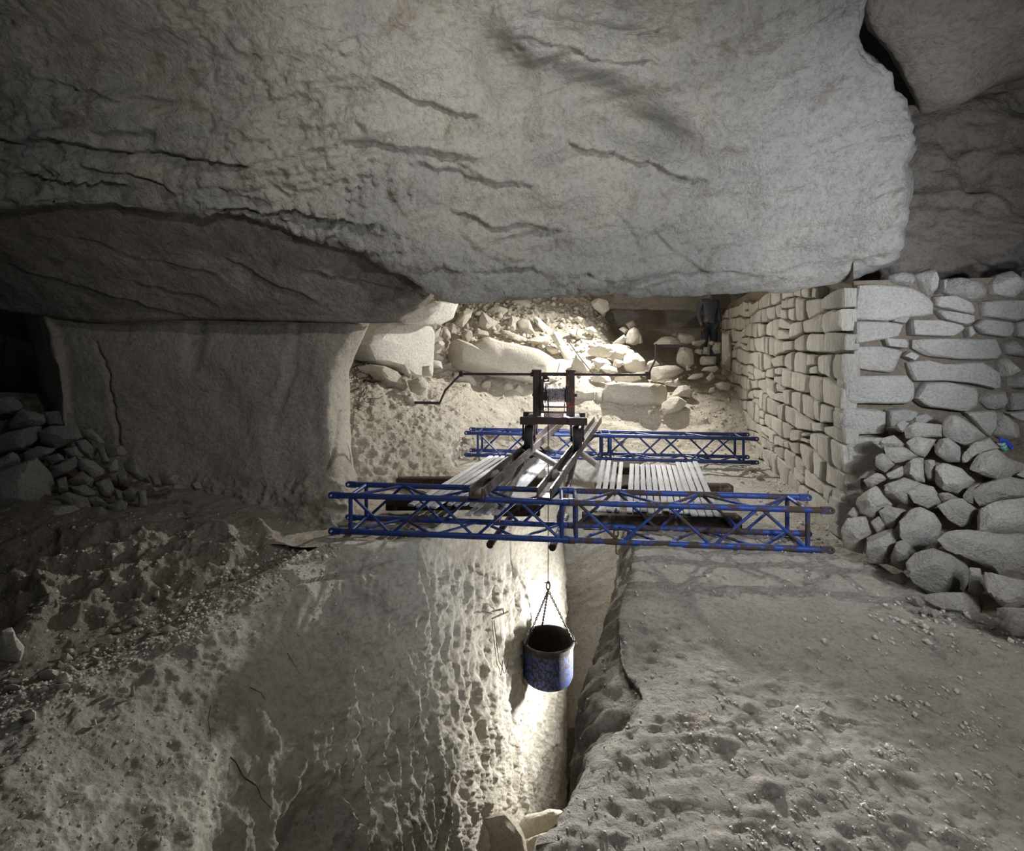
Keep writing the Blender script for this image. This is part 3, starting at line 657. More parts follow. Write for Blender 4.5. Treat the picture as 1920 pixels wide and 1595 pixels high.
# ------------------------------------------------------------------ stones
def resample(pts, n):
    """n or so points along a closed outline, its corners kept"""
    p = np.array(pts, float); q = np.roll(p, -1, 0); L = np.linalg.norm(q - p, axis=1); out = []
    for a, b, l in zip(p, q, L):
        k = max(1, int(round(l / L.sum() * n)))
        out += [a + (b - a) * i / k for i in range(k)]
    return np.array(out)
def soften(p, k=.25):
    return p * (1 - 2 * k) + k * (np.roll(p, 1, 0) + np.roll(p, -1, 0))
BROKEN = [(-.5, .30), (-.36, .74), (-.12, .98), (.04, 1.0), (.20, .93), (.40, .62), (.5, .30)]
BLOCK = [(-.5, .70), (-.40, .97), (.0, 1.0), (.30, 1.0), (.43, .96), (.5, .86)]
SLAB = [(-.5, .5), (-.4, .9), (-.1, 1.0), (.15, 1.0), (.36, .88), (.46, .68), (.5, .4)]
def stone_mesh(name, ring3, axis, thick, seed, mat, prof=BROKEN, sub=2, chops=5, chop_to=(.66, .92), rough=.05, front=.5, parent=None, sharp=24, cone=.15, shift=.16, tilt=.35, keep=.96):
    """a closed stone: ring3 is its outline (n x 3) seen along axis, thick its depth; flat faces are broken off by random planes"""
    rg = np.random.default_rng(seed)
    c = ring3.mean(0); n = len(ring3); size = np.sqrt(((ring3 - c) ** 2).sum(1)).mean()
    o = np.array([p[0] for p in prof]); sc = np.array([p[1] for p in prof])
    t = np.linspace(0, len(prof) - 1, (len(prof) - 1) * sub + 1)
    o, sc = np.interp(t, np.arange(len(prof)), o), np.interp(t, np.arange(len(prof)), sc)
    sh = rg.normal(0, shift * size, 3); sh -= axis * (sh @ axis)
    tl = rg.normal(0, tilt, 3); tl -= axis * (tl @ axis)
    V = []
    for k in range(len(o)):
        r = c + sh * (1 - sc[k]) * (1 if o[k] > 0 else .5) + (ring3 - c) * sc[k]
        lift = (o[k] + .5 - front) * thick * np.ones(n) + ((r - c) @ tl) * max(0, o[k]) * 1.2
        V.append(r + axis * lift[:, None])
    m = len(o)
    V = np.concatenate(V + [V[0].mean(0)[None], V[-1].mean(0)[None] + axis * thick * .015])
    Fc = []
    for k in range(m - 1):
        for i in range(n):
            j = (i + 1) % n
            Fc.append((k * n + i, k * n + j, k * n + n + j, k * n + n + i))
    a, b = len(V) - 2, len(V) - 1
    for i in range(n):
        j = (i + 1) % n
        Fc.append((a, j, i)); Fc.append((b, (m - 1) * n + i, (m - 1) * n + j))
    for _ in range(chops):
        d = rg.normal(0, 1, 3); d /= np.linalg.norm(d)
        if (d @ axis) < 0: d -= 2 * (d @ axis) * axis
        d = d + axis * rg.uniform(cone, 1.0); d /= np.linalg.norm(d)
        s = (V - c) @ d; h = s.max() * rg.uniform(*chop_to)
        V = V - np.maximum(s - h, 0)[:, None] * keep * d
    nn = V - c; nn /= np.linalg.norm(nn, axis=1, keepdims=True) + 1e-9
    off = rg.uniform(-50, 50, 3)
    V = V + nn * (rough * size * (fbm(V + off, 1.2 / size, 3, seed) + .7 * fbm(V + off, 4.5 / size, 3, seed + 3)))[:, None]
    f = Fc[n * (m // 2)]
    if np.cross(V[f[1]] - V[f[0]], V[f[3]] - V[f[0]]) @ (V[f[0]] - c) < 0: Fc = [t_[::-1] for t_ in Fc]
    return mesh_np(name, V, Fc, mat, parent, True, sharp, loc=c)
def view_stone(name, poly, d, seed, mat, thick=.85, n=24, grow=1.03, slope=0.0, **kw):
    """poly: outline in photograph pixels; the stone stands at distance d with its own depth"""
    p = soften(resample(poly, n), .06)
    xm = p[:, 0].mean()
    ring = np.array([P(x, y, d + slope * (x - xm)) for x, y in p])
    c = ring.mean(0); ring = c + (ring - c) * grow; ax = np.array([0, 0, EYE]) - c; ax /= np.linalg.norm(ax)
    if slope:
        nv = np.linalg.svd(ring - ring.mean(0))[2][2]; ax = nv if nv @ ax > 0 else -nv
    e = ring - c; ew = np.sqrt(np.maximum(np.linalg.eigvalsh(np.cov(e.T)), 0))
    th = thick * 2 * ew[1] * 1.5
    return stone_mesh(name, ring, ax, th, seed, mat, **kw)

# ------------------------------------------------------------------ dry stone wall: corner, receding face and facing face
CORNER = np.array([2.80, 4.0, 0.0])
T1 = np.array([.28, 1.0, 0]); T1 /= np.linalg.norm(T1); N1 = np.array([-T1[1], T1[0], 0])       # receding face, normal towards the pit
T2 = np.array([1.0, -.17, 0]); T2 /= np.linalg.norm(T2); N2 = np.array([T2[1], -T2[0], 0])      # facing face, normal towards the camera
if N1[0] > 0: N1 = -N1
if N2[1] > 0: N2 = -N2
wallR = empty('wall_right', CORNER); wallR['kind'] = 'structure'
wallFr = empty('wall_front', CORNER + T2 * .6); wallFr['kind'] = 'structure'
def on_plane(px, py, N_, out=0.0):
    o = np.array([0, 0, EYE]); d = np.array([(px - CX) / F, 1.0, -(py - HY) / F])
    t = ((CORNER + N_ * out - o) @ N_) / (d @ N_)
    return o + t * d
# earth core the stones are bedded in
def core(name, s0, s1, T, Nn, parent, z0=-.5, z1=2.5, back=.055):
    V = []; ns, nz = 60, 26
    for i in range(ns + 1):
        for k in range(nz + 1):
            V.append(CORNER + T * (s0 + (s1 - s0) * i / ns) + np.array([0, 0, z0 + (z1 - z0) * k / nz]) - Nn * back)
    V = np.array(V); V += Nn * (.03 * fbm(V, 5, 4, 301))[:, None]
    idx = np.arange((ns + 1) * (nz + 1)).reshape(ns + 1, nz + 1)
    Q = np.stack([idx[:-1, :-1], idx[1:, :-1], idx[1:, 1:], idx[:-1, 1:]], -1).reshape(-1, 4)
    f = Q[0]
    if np.cross(V[f[1]] - V[f[0]], V[f[3]] - V[f[0]]) @ Nn < 0: Q = Q[:, ::-1]
    o = mesh_np(name, V, np.ascontiguousarray(Q), M_JOINT, parent, loc=V.mean(0))
    return o
core('earth_core', .04, 7.2, T1, N1, wallR)
core('earth_core', .06, 2.4, T2, N2, wallFr, z1=2.10)

# receding face: courses of sawn blocks, taller and longer near the corner
rg = np.random.default_rng(31)
zc = [-.42, -.24, -.05, .17, .33, .50, .70, .86, 1.06, 1.25, 1.46, 1.66, 1.86, 2.06, 2.26]
small = []
for k in range(len(zc) - 1):
    s = -.02 if k % 2 else -.03
    first = True
    while s < 6.9:
        L = rg.uniform(.26, .58) * (1.0 if s > .3 else .85)
        if rg.random() < .14: L *= .5
        if first: L = (.24 if k % 2 else .46); first = False
        s1 = min(s + L, 7.0)
        def zb(q, ss):                                   # bed joints wander and step
            return zc[q] + .035 * math.sin(1.7 * ss + q * 1.3) + .03 * math.sin(3.9 * ss + 2.1 * q) + .014 * ss * (1 if q > 6 else -.2)
        g = .010
        lo0, lo1, hi0, hi1 = zb(k, s), zb(k, s1), zb(k + 1, s), zb(k + 1, s1)
        cap = 2.05 + .14 * s; hi0, hi1 = min(hi0, cap), min(hi1, cap + .14 * (s1 - s))
        if hi0 - lo0 < .06: s = s1; continue
        parts = [(s, s1, lo0, lo1, hi0, hi1)]
        if rg.random() < .13 and s > .5:                  # two thin stones instead of one
            m0, m1 = (lo0 + hi0) / 2 + rg.normal(0, .015), (lo1 + hi1) / 2 + rg.normal(0, .015)
            parts = [(s, s1, lo0, lo1, m0, m1), (s, s1, m0, m1, hi0, hi1)]
        for (a, b, l0, l1, h0, h1) in parts:
            j = lambda: rg.normal(0, .010)
            poly = [(a + g + j(), l0 + g + j()), ((a + b) / 2, (l0 + l1) / 2 + g + j() * .6), (b - g + j(), l1 + g + j()), (b - g + j() * .5, (l1 + h1) / 2),
                    (b - g + j(), h1 - g + j()), ((a + b) / 2, (h0 + h1) / 2 - g + j() * .6), (a + g + j(), h0 - g + j()), (a + g + j() * .5, (l0 + h0) / 2)]
            p = soften(resample(poly, 16), .08)
            prow = .034 + rg.uniform(-.014, .014)
            ring = np.array([CORNER + T1 * u + np.array([0, 0, v]) + N1 * (prow - .05) for u, v in p])
            small.append(stone_mesh('stone', ring, N1, .14, int(rg.integers(1e6)), M_STREAK, prof=BLOCK, sub=1, chops=2, chop_to=(.86, .98), rough=.045, parent=wallR, sharp=32, cone=.9, shift=.02, tilt=.05))
        s = s1

# facing face: outlines of the stones as they lie (photograph pixels: zoom origin + scale)
def Z(o, k, s): return [[(o[0] + float(a) / k, o[1] + float(b) / k) for a, b in (q.split(',') for q in l.split())] for l in s.strip().split('\n')]
FACE = Z((1560, 500), 4.43, '''190,150 480,155 630,180 730,230 810,310 815,410 640,420 430,455 170,440 180,250
165,455 440,460 570,480 530,580 380,610 160,645
490,405 620,415 580,475 465,460
400,590 585,600 605,640 590,680 430,660
155,660 380,655 550,700 480,880 270,860 150,830
80,905 350,900 600,895 660,960 655,1090 620,1135 130,1130 75,1100
60,1160 110,1160 350,1180 425,1200 405,1380 130,1385 50,1340
90,1400 330,1410 420,1410 400,1600 350,1710 90,1710
630,440 840,440 1060,480 1080,510 990,580 640,570
830,250 980,240 1120,300 1160,370 1140,400 1000,370 830,330
840,360 1000,380 1150,410 1150,460 1080,485 900,440
910,180 960,110 1040,85 1220,120 1290,200 1270,260 1150,300 1000,250 920,215
460,70 550,40 680,60 690,110 640,175 560,160 470,130
690,60 830,10 870,100 860,200 780,260 720,180
870,200 890,110 940,95 900,190 860,235
1300,150 1370,70 1490,30 1570,90 1590,190 1520,270 1310,230
1210,290 1350,280 1620,275 1640,400 1500,455 1210,415
1155,490 1220,435 1460,465 1475,540 1430,590 1230,560
1480,470 1600,440 1720,470 1700,620 1500,580
640,600 900,590 1200,600 1330,590 1380,720 1330,770 1000,770 760,740 640,680
590,790 760,770 880,800 1010,800 1220,785 1370,880 1370,1010 1330,1015 1150,970 880,945 650,950 620,880
660,1090 750,960 930,950 1160,1000 1185,1050 1170,1150 1090,1200 760,1160
1190,1100 1260,1030 1420,1020 1435,1120 1390,1190 1270,1180
1440,1040 1640,1040 1650,1170 1440,1190
1400,960 1600,840 1720,860 1700,1030 1480,1010
1370,770 1440,750 1540,860 1400,930 1375,900
1390,640 1480,600 1550,660 1650,650 1640,760 1420,730
1070,1200 1320,1190 1320,1330 1270,1410 1200,1350
1330,1220 1420,1210 1530,1320 1520,1420 1440,1450 1320,1400
1420,1210 1600,1180 1700,1200 1680,1280 1500,1270
1530,1290 1600,1300 1720,1320 1700,1400 1540,1380
440,1190 560,1170 700,1200 630,1270 520,1290 450,1330
640,1230 740,1210 810,1250 720,1300 650,1290
565,740 620,700 690,740 650,780
1080,500 1120,490 1150,550 1100,590
1660,20 1780,10 1860,120 1800,250 1650,240
1690,290 1900,280 1910,420 1700,420
1740,640 1920,650 1900,800 1760,800
1720,1060 1900,1050 1920,1200 1730,1190''') + Z((1540, 780), 3.625, '''140,318 310,325 360,380 310,410 150,420
140,428 240,430 250,560 200,590 135,560
90,565 150,570 235,640 150,720 80,700
85,730 150,740 135,830 85,800''')
for i, q in enumerate(FACE):
    p = soften(resample(q, 24), .08)
    rr = np.random.default_rng(500 + i)
    out = rr.uniform(-.012, .028)
    ring = np.array([on_plane(x, y, N2, out - .05) for x, y in p])
    rounder = 10 < i < 16 or i in (22, 24, 25, 26, 28)
    stone_mesh('stone', ring, N2, .30 if rounder else .18, 700 + i, M_STONE, prof=BROKEN if rounder else BLOCK, chops=5 if rounder else 2, chop_to=(.7, .95) if rounder else (.88, .98), rough=.05, parent=wallFr, sharp=26, cone=.5, front=.62, shift=.1 if rounder else .03, tilt=.3 if rounder else .05)

# the same wall goes on past the edge of the photograph (beyond the frame)
rg = np.random.default_rng(88)
for k in range(10):
    u = 1.42 + rg.uniform(0, .12); z0 = -.1 + k * .215
    while u < 2.3:
        L = rg.uniform(.22, .5); j = lambda: rg.normal(0, .012)
        poly = [(u + .012 + j(), z0 + .012 + j()), (u + L / 2, z0 + .008 + j()), (u + L - .012 + j(), z0 + .012 + j()), (u + L - .01 + j(), z0 + .2 + j()), (u + L / 2, z0 + .205 + j()), (u + .012 + j(), z0 + .2 + j())]
        p = soften(resample(poly, 16), .10)
        ring = np.array([CORNER + T2 * a + np.array([0, 0, b]) - N2 * .04 for a, b in p])
        stone_mesh('stone', ring, N2, .2, int(rg.integers(1e6)), M_STONE, prof=BLOCK, sub=1, chops=3, chop_to=(.82, .97), rough=.05, parent=wallFr, sharp=28, cone=.5, front=.62, shift=.05, tilt=.1)
        u += L

# ------------------------------------------------------------------ loose stones: labels say where each one lies
SIZEW = lambda a, qs: ('tiny', 'small', 'medium', 'large', 'huge')[int(np.searchsorted(qs, a))]
ORD = ['first', 'second', 'third', 'fourth', 'fifth', 'sixth', 'seventh', 'eighth', 'ninth', 'tenth', 'eleventh', 'twelfth', 'thirteenth', 'fourteenth']
def shape_word(q):
    a = np.array(q); e = np.linalg.eigh(np.cov(resample(q, 24).T)); r = math.sqrt(e[0][1] / max(e[0][0], 1e-6))
    v = e[1][:, 1]; tilt = abs(math.degrees(math.atan2(v[1], v[0]))) % 180; tilt = min(tilt, 180 - tilt)
    if r < 1.35: return 'blocky'
    lean = 'lying' if tilt < 24 else ('upright' if tilt > 62 else 'tilted')
    return ('long ' if r > 2.0 else '') + lean
def autolabel(polys, rows, tone, anchor, heap, qs, names):
    """row by height and order from an anchor, so that one phrase fits one stone"""
    c = [np.mean(q, axis=0) for q in polys]
    order = sorted(range(len(polys)), key=lambda i: c[i][1]); lab = [None] * len(polys)
    per = math.ceil(len(polys) / rows)
    for r in range(rows):
        grp = sorted(order[r * per:(r + 1) * per], key=lambda i: c[i][0])
        if anchor[1]: grp = grp[::-1]
        for k, i in enumerate(grp):
            a = np.array(polys[i]); area = .5 * abs(np.dot(a[:, 0], np.roll(a[:, 1], 1)) - np.dot(a[:, 1], np.roll(a[:, 0], 1)))
            lab[i] = f"{SIZEW(area, qs)} {shape_word(polys[i])} {tone} stone, {ORD[k]} from {anchor[0]} in {names[r]} row of {heap}"
    return lab

HEAP = Z((1540, 780), 3.625, '''560,180 640,140 780,160 700,280 640,260
380,190 420,150 490,130 560,190 540,215 430,215
430,215 560,210 650,270 580,310 500,320 440,270
370,270 420,250 500,330 430,380 370,340
500,60 550,25 610,60 550,110 500,100
555,90 640,40 820,60 820,140 640,150 560,165
825,0 920,0 1020,60 1115,140 980,200 830,140
755,210 800,160 860,150 940,210 945,310 860,310 760,250
960,260 1040,180 1140,150 1210,220 1100,250 1000,310 960,320
1000,320 1090,250 1200,230 1260,290 1400,330 1460,400 1200,440 1100,400 1010,360
780,340 830,320 950,360 1040,440 940,540 830,500 770,450
710,300 770,300 780,440 730,450 705,380
560,340 620,290 695,285 700,450 620,440 550,390
445,390 550,340 560,400 520,420 450,430
275,440 380,385 440,390 440,430 320,490
430,470 560,420 680,460 640,520 650,620 560,600 440,540
590,520 680,460 760,480 815,580 740,635 630,590
220,570 370,475 430,520 480,600 360,700 270,660
180,665 220,615 270,670 220,700
390,650 450,610 575,640 480,785 430,740
335,720 390,680 450,770 380,800
140,760 180,700 300,685 350,790 300,850 280,930 150,890
310,830 400,790 480,770 540,830 460,1000 360,1000 310,940
535,720 600,640 670,620 760,670 815,740 780,850 640,915 540,830
795,610 880,570 960,565 1060,640 1020,740 940,750 860,700
820,860 870,780 1000,770 1200,800 1420,800 1560,900 1480,1080 1220,1080 1180,1040 1000,960 880,920
1020,720 1060,640 1180,590 1420,550 1520,640 1460,790 1200,800 1060,790
1015,520 1100,460 1280,415 1400,440 1440,500 1400,545 1200,580 1080,610
470,960 510,860 560,840 640,920 590,980 560,1050 480,1010
580,1000 640,930 760,905 880,940 990,1020 1010,1080 960,1190 740,1200 630,1130
1085,1040 1200,1080 1378,1120 1470,1160 1440,1250 1300,1300 1240,1300 1140,1200
710,1220 780,1200 960,1200 1060,1240 1085,1320 1040,1370 830,1310 720,1260
1150,1290 1240,1300 1378,1310 1540,1350 1560,1500 1300,1490 1170,1350
430,1100 560,1060 620,1140 480,1200
750,870 800,850 820,880 780,905
960,540 1010,480 1080,460 1020,520 1060,610 970,570
780,520 860,520 940,560 840,570
1330,400 1378,370 1450,390 1430,440
1010,1030 1080,1040 1110,1180 1060,1230 1000,1190''')
def heap_d(x, y):
    base = max(3.62 - (x - 1580) * 1.13 / 320, 2.35); by = 1040 + (x - 1580) * .50
    top = 3.80 - (x - 1590) * .16 / 330
    return base + (top - base) * min(max((by - 30 - y) / (by - 30 - 800), 0), 1) ** .9
hl = autolabel(HEAP, 7, 'limestone', ('wall corner', False), 'tumbled heap', (420, 1100, 2300, 5200), ['topmost', 'second', 'third', 'middle', 'fifth', 'sixth', 'lowest'])
hl[4] = 'small pale knob of limestone perched at the top inner end of the tumbled heap'
for i, q in enumerate(HEAP):
    c = np.mean(q, axis=0)
    o = view_stone('rubble_stone', q, heap_d(*c), 900 + i, M_RUBBLE, thick=.95, rough=.075, chops=5, grow=1.06)
    tag(o, hl[i], 'stone', 'stones tumbled from the dry stone wall')
# earth and broken bits packed behind the heap
rowsN = [[(x, y, heap_d(x, y) + .20 + (.9 if x < 1630 else .45 if x < 1690 else 0)) for x in (1570, 1640, 1720, 1800, 1900, 2020, 2200)] for y in (780, 830, 890, 950, 1010, 1070, 1130, 1200, 1280)]
o = patch('heap_filling', rowsN, 90, 90, M_JOINT, lambda V, x, y: .09 * fbm(V, 4, 5, 321, ridge=True) - .25 * sstep(-20, 60, y - (1030 + (x - 1580) * .50)))
tag(o, 'brown earth and broken chips packed behind the tumbled heap', 'rubble', kind='stuff')

LHEAP = Z((0, 540), 2.743, '''-90,590 0,565 60,560 140,610 50,640 -60,650
50,700 110,620 240,660 240,690 180,710 60,720
230,640 330,630 400,670 400,715 250,700
-80,790 50,740 210,710 215,740 180,790 120,820 -60,860
205,740 260,710 390,715 415,770 280,825 220,790
120,850 190,815 290,830 220,870 130,890
-70,920 60,845 120,870 110,900 -50,970
-120,1000 20,940 180,880 260,960 290,1040 200,1090 50,1150 -100,1130
330,830 390,815 430,860 370,880
390,790 440,780 500,840 470,880 400,830
420,730 470,725 540,790 520,800 430,760
500,820 530,805 565,900 530,905
530,805 620,810 660,850 560,870
250,930 380,870 405,910 300,970 260,960
400,870 480,890 550,950 470,980 410,930
355,990 420,945 490,990 470,1020 370,1010
635,900 680,865 765,1000 700,980 650,940
540,920 600,880 610,940 560,955
600,960 650,945 655,990 610,1000
370,1020 440,1015 510,1060 400,1080
430,1080 500,1070 550,1105 490,1120
490,1000 560,980 585,1030 570,1080 520,1070
630,1050 680,1020 715,1040 690,1095 640,1090
550,1120 620,1090 655,1105 640,1155 570,1165
450,1150 520,1125 570,1170 540,1205 450,1190
290,1080 350,1050 440,1080 465,1130 420,1170 340,1120
140,1170 260,1130 400,1120 425,1200 380,1250 180,1250
240,1100 320,1080 335,1110 270,1130
-50,1160 40,1125 65,1160 30,1180
-60,1230 60,1170 60,1210 0,1290
290,990 340,970 350,1040 300,1050
760,950 800,960 835,1030 790,1020
980,1010 1020,990 1040,1030 1000,1040
710,1050 750,1040 755,1110 715,1130
940,1145 1000,1130 1015,1150 960,1170
230,870 300,850 340,880 260,910
590,1030 630,1045 620,1085 595,1090
820,960 920,960 900,1010 840,1015''')
def lheap_d(x, y): return np.interp(y, [740, 800, 860, 920, 970, 1010], [4.75, 4.6, 4.42, 4.22, 3.98, 3.78]) - .10
ll = autolabel(LHEAP, 6, 'shaded', ('dark hollow', False), 'dim rubble slope', (350, 900, 1900, 4500), ['topmost', 'second', 'third', 'fourth', 'fifth', 'lowest'])
for i, q in enumerate(LHEAP):
    c = np.mean(q, axis=0)
    o = view_stone('rubble_stone', q, lheap_d(*c), 1100 + i, M_RUBBLE, thick=.95, rough=.07, chops=5, grow=1.10)
    tag(o, ll[i], 'stone', 'stones of the dim rubble slope')
rowsN = [[(x, y + max(0, x - 60) * .30, lheap_d(x, y) + .18) for x in (-400, -100, 0, 80, 160, 240, 320)] for y in (735, 780, 830, 880, 930, 980, 1030)]
o = patch('slope_filling', rowsN, 80, 80, M_JOINT, lambda V, x, y: .08 * fbm(V, 4, 5, 331, ridge=True))
tag(o, 'dusty earth and chips between the stones of the dim slope', 'rubble', kind='stuff')

# far chamber
BACK = Z((860, 540), 7.25, '''-190,820 -70,730 0,700 40,705 200,770 330,690 420,680 560,730 720,760 850,780 1060,830 1250,940 1460,1080 1500,1180 1440,1240 1250,1250 1130,1340 950,1290 700,1240 380,1180 0,1110 -190,980''') + Z((860, 540), 7.25, '''250,520 300,350 330,320 430,400 560,470 580,520 540,640 440,640 300,560
370,320 460,260 560,245 680,290 720,350 620,420 480,390
620,560 720,370 830,420 780,470 840,630 700,600
770,480 860,420 960,440 1050,660 980,680 840,600
1020,400 1050,360 1210,520 1290,640 1200,650 1060,500
550,640 580,560 720,600 920,680 860,740 700,690
930,710 1060,660 1240,650 1230,780 1090,780 950,740
1170,820 1230,780 1350,820 1360,880 1270,900
180,640 250,560 400,590 410,650 250,690
40,640 100,570 180,580 190,690 100,760 40,720
1240,640 1300,600 1430,720 1560,920 1540,1080 1460,1020 1380,860
1530,1060 1600,890 1700,980 1790,1170 1560,1140
700,170 830,160 960,150 1030,210 950,300 850,280 740,240
0,360 100,270 190,310 150,420 20,560 -60,500
1160,440 1200,380 1240,430 1210,500
1560,420 1620,380 1700,410 1650,480 1590,470
1520,570 1590,540 1680,590 1660,680 1540,650
1720,560 1820,520 1880,590 1800,640
1180,660 1290,640 1330,700 1220,720
300,1320 360,1260 440,1270 440,1390 330,1420
600,1330 660,1290 740,1310 750,1390 640,1400
750,1390 820,1310 890,1380 880,1430 780,1430
-60,1150 60,1140 200,1210 240,1280 230,1400 60,1380 -80,1290''') + Z((640, 540), 6.135, '''930,640 970,570 1080,590 1090,480 1150,440 1110,560 1010,640 940,650
1150,560 1180,460 1250,490 1260,570 1210,610
1290,450 1320,370 1430,240 1510,260 1490,330 1390,470 1320,490
930,830 1000,810 1180,850 1190,920 1060,920 930,890
960,740 1090,620 1180,590 1200,640 1060,760 980,820
1030,820 1090,740 1180,800 1170,840
930,900 1020,890 1040,1010 930,1010
190,900 340,880 500,900 640,960 740,1070 760,1150 700,1220 640,1240 560,1180 420,1110 330,990 210,960
690,900 760,890 810,1000 800,1040 700,970
760,1080 850,1040 930,1010 1000,1070 980,1150 910,1230 800,1190
960,1050 1000,1020 1090,1080 1080,1130 1020,1190
1070,1170 1110,1110 1200,1090 1290,1160 1270,1240 1160,1310 1090,1220
690,1280 740,1230 850,1260 900,1330 800,1360
1270,1090 1300,990 1370,970 1470,1020 1560,1090 1540,1180 1420,1160
1290,1230 1300,1130 1400,1130 1480,1250 1520,1300 1400,1300
410,990 480,960 650,950 700,1000 560,1010''') + Z((1080, 540), 6.0, '''120,720 190,650 320,640 480,630 640,660 690,750 560,740 400,760 360,790 140,760
370,790 410,690 520,660 640,700 680,760 560,740 530,810 430,840
535,810 545,740 690,730 780,820 770,930 640,950 535,920
200,800 240,780 350,800 400,860 320,870 250,950 200,890
270,900 330,850 460,900 470,950 360,970
410,870 440,800 540,820 500,890 450,895
780,840 880,800 940,860 800,900
800,910 870,890 1020,870 1120,870 1220,930 1100,1000 1000,1020 870,1060 830,980
300,1280 310,1150 350,1080 520,1070 800,1070 1040,1090 1050,1180 1000,1310 950,1360 830,1370 700,1360 400,1300
560,620 550,570 590,480 650,440 710,470 720,630 640,640
560,400 640,365 680,420 600,470
690,460 740,540 750,610 710,630 705,520
870,630 970,550 1060,540 1130,570 1190,630 1060,640 900,645
1110,570 1150,500 1300,530 1340,570 1310,620 1180,620
1080,520 1110,505 1140,520 1110,570 1070,550
1130,780 1150,710 1180,640 1310,690 1330,850 1250,900 1130,850
1300,600 1450,575 1460,600 1400,660 1310,640
1320,720 1340,680 1420,690 1410,750
1420,740 1440,660 1500,670 1500,750
1480,620 1520,590 1570,610 1540,650
1520,680 1570,610 1640,610 1640,730 1560,740
1380,800 1400,765 1580,770 1570,860 1380,870
1400,930 1440,890 1580,870 1600,900 1560,950
1460,1010 1530,940 1560,1000 1500,1050
1250,1020 1310,970 1430,950 1430,1000 1330,1030
960,1360 970,1300 1060,1230 1190,1220 1260,1270 1180,1380 1100,1400 980,1440
1060,1200 1150,1100 1240,1090 1310,1150 1300,1240 1200,1220
1640,700 1640,510 1720,510 1770,640 1760,750 1720,1030 1640,1040
480,460 540,430 590,470 560,520
380,640 540,520 560,560 550,620 440,650
100,450 180,430 230,480 180,530
0,570 0,450 70,470 60,560
-40,1230 0,1150 130,1170 205,1170 205,1250 100,1270
210,1170 300,1160 300,1280 210,1270
150,1000 280,970 400,1000 400,1050 200,1060
430,1050 440,1000 700,980 740,1030 600,1060
1000,1050 1080,1040 1110,1090 1010,1085
1100,1040 1150,1010 1180,1080 1120,1095
160,150 250,110 360,140 380,240 300,300 200,230
60,780 90,750 110,790 80,800
150,860 190,840 220,890 190,910
1560,1080 1640,1050 1740,1080 1720,1150 1580,1130
800,1400 830,1370 850,1390 810,1440
1240,860 1300,920 1240,930
1500,1130 1560,1110 1560,1160 1490,1180''')
back_names = {0: 'huge flat faced boulder lying behind the winch in the far chamber'}
bl = autolabel(BACK, 9, 'pale', ('back pillar', False), 'far debris', (120, 300, 700, 2500), ['topmost', 'second', 'third', 'fourth', 'fifth', 'sixth', 'seventh', 'eighth', 'lowest'])
def back_d(x, y):
    base = np.interp(y, [560, 600, 640, 680, 710, 740, 770, 800], [10.3, 9.8, 9.35, 9.0, 8.7, 8.35, 8.0, 7.6])
    if x < 800: base = np.interp(y, [600, 640, 690, 720, 760], [8.4, 7.9, 7.25, 6.95, 6.75])
    elif x < 880: base = base - (880 - x) / 80 * .8
    return base
extra = {0: (8.65, .75), 13: (9.9, .5), 40: (7.0, .6)}
for i, q in enumerate(BACK):
    c = np.mean(q, axis=0)
    d = back_d(*c)
    if i == 0: d = 8.75
    nm = 'boulder' if i == 0 else 'debris_stone'
    big = i == 0
    o = view_stone(nm, q, d, 1300 + i, M_BACKSTONE, thick=.8, n=44 if big else 20, rough=.04, chops=5 if not big else 3, prof=SLAB if big else BROKEN, chop_to=(.62, .9) if not big else (.75, .92), tilt=.1 if big else .4)
    tag(o, back_names.get(i, bl[i]), 'boulder' if big else 'stone', None if big else 'stones of the far debris')
# blocks of standing rock at the far end: the bright back pillar and its cap
o = view_stone('rock_pillar', Z((640, 540), 6.135, '640,380 800,420 940,455 930,700 920,1010 820,1040 700,1020 540,900 240,830 170,650 300,480 420,420')[0], 7.7, 1501, M_PIT, thick=.7, slope=.009, n=40, rough=.03, chops=3, prof=BLOCK, sub=3, chop_to=(.85, .95), shift=.03, tilt=.05)
tag(o, 'pale upright rock pillar standing at the entrance of the far chamber', 'rock pillar')
o = view_stone('rock_cap', Z((640, 540), 6.135, '700,300 830,240 1000,160 1330,160 1300,260 1275,345 1130,420 900,440 720,400')[0], 7.6, 1502, M_PIT, thick=.9, slope=.006, n=34, rough=.06, chops=4, prof=SLAB, chop_to=(.8, .95))
tag(o, 'jutting slab of rock capping the pale pillar below the lintel', 'rock slab')

# boulders jammed at the bottom of the pit
for k, (nm, q, d, lb) in enumerate((
    ('boulder', [(884, 1660), (890, 1560), (905, 1532), (948, 1522), (968, 1545), (985, 1580), (992, 1660)], 4.3, 'tall tawny boulder jammed at the bottom of the pit'),
    ('boulder', [(966, 1560), (985, 1530), (1030, 1517), (1055, 1522), (1040, 1545), (1012, 1562), (985, 1572)], 4.75, 'bright flat boulder wedged deep under the floor edge'),
    ('boulder', [(990, 1640), (985, 1580), (1000, 1565), (1040, 1560), (1030, 1640)], 4.9, 'small shaded boulder between the two at the pit bottom'))):
    o = view_stone(nm, q, d, 1600 + k, M_BACKSTONE if k else M_DIRT, thick=.9, n=30, rough=.14, chops=2, sub=3, prof=SLAB, chop_to=(.85, .97), tilt=.0, shift=.03, sharp=40)
    tag(o, lb, 'boulder')
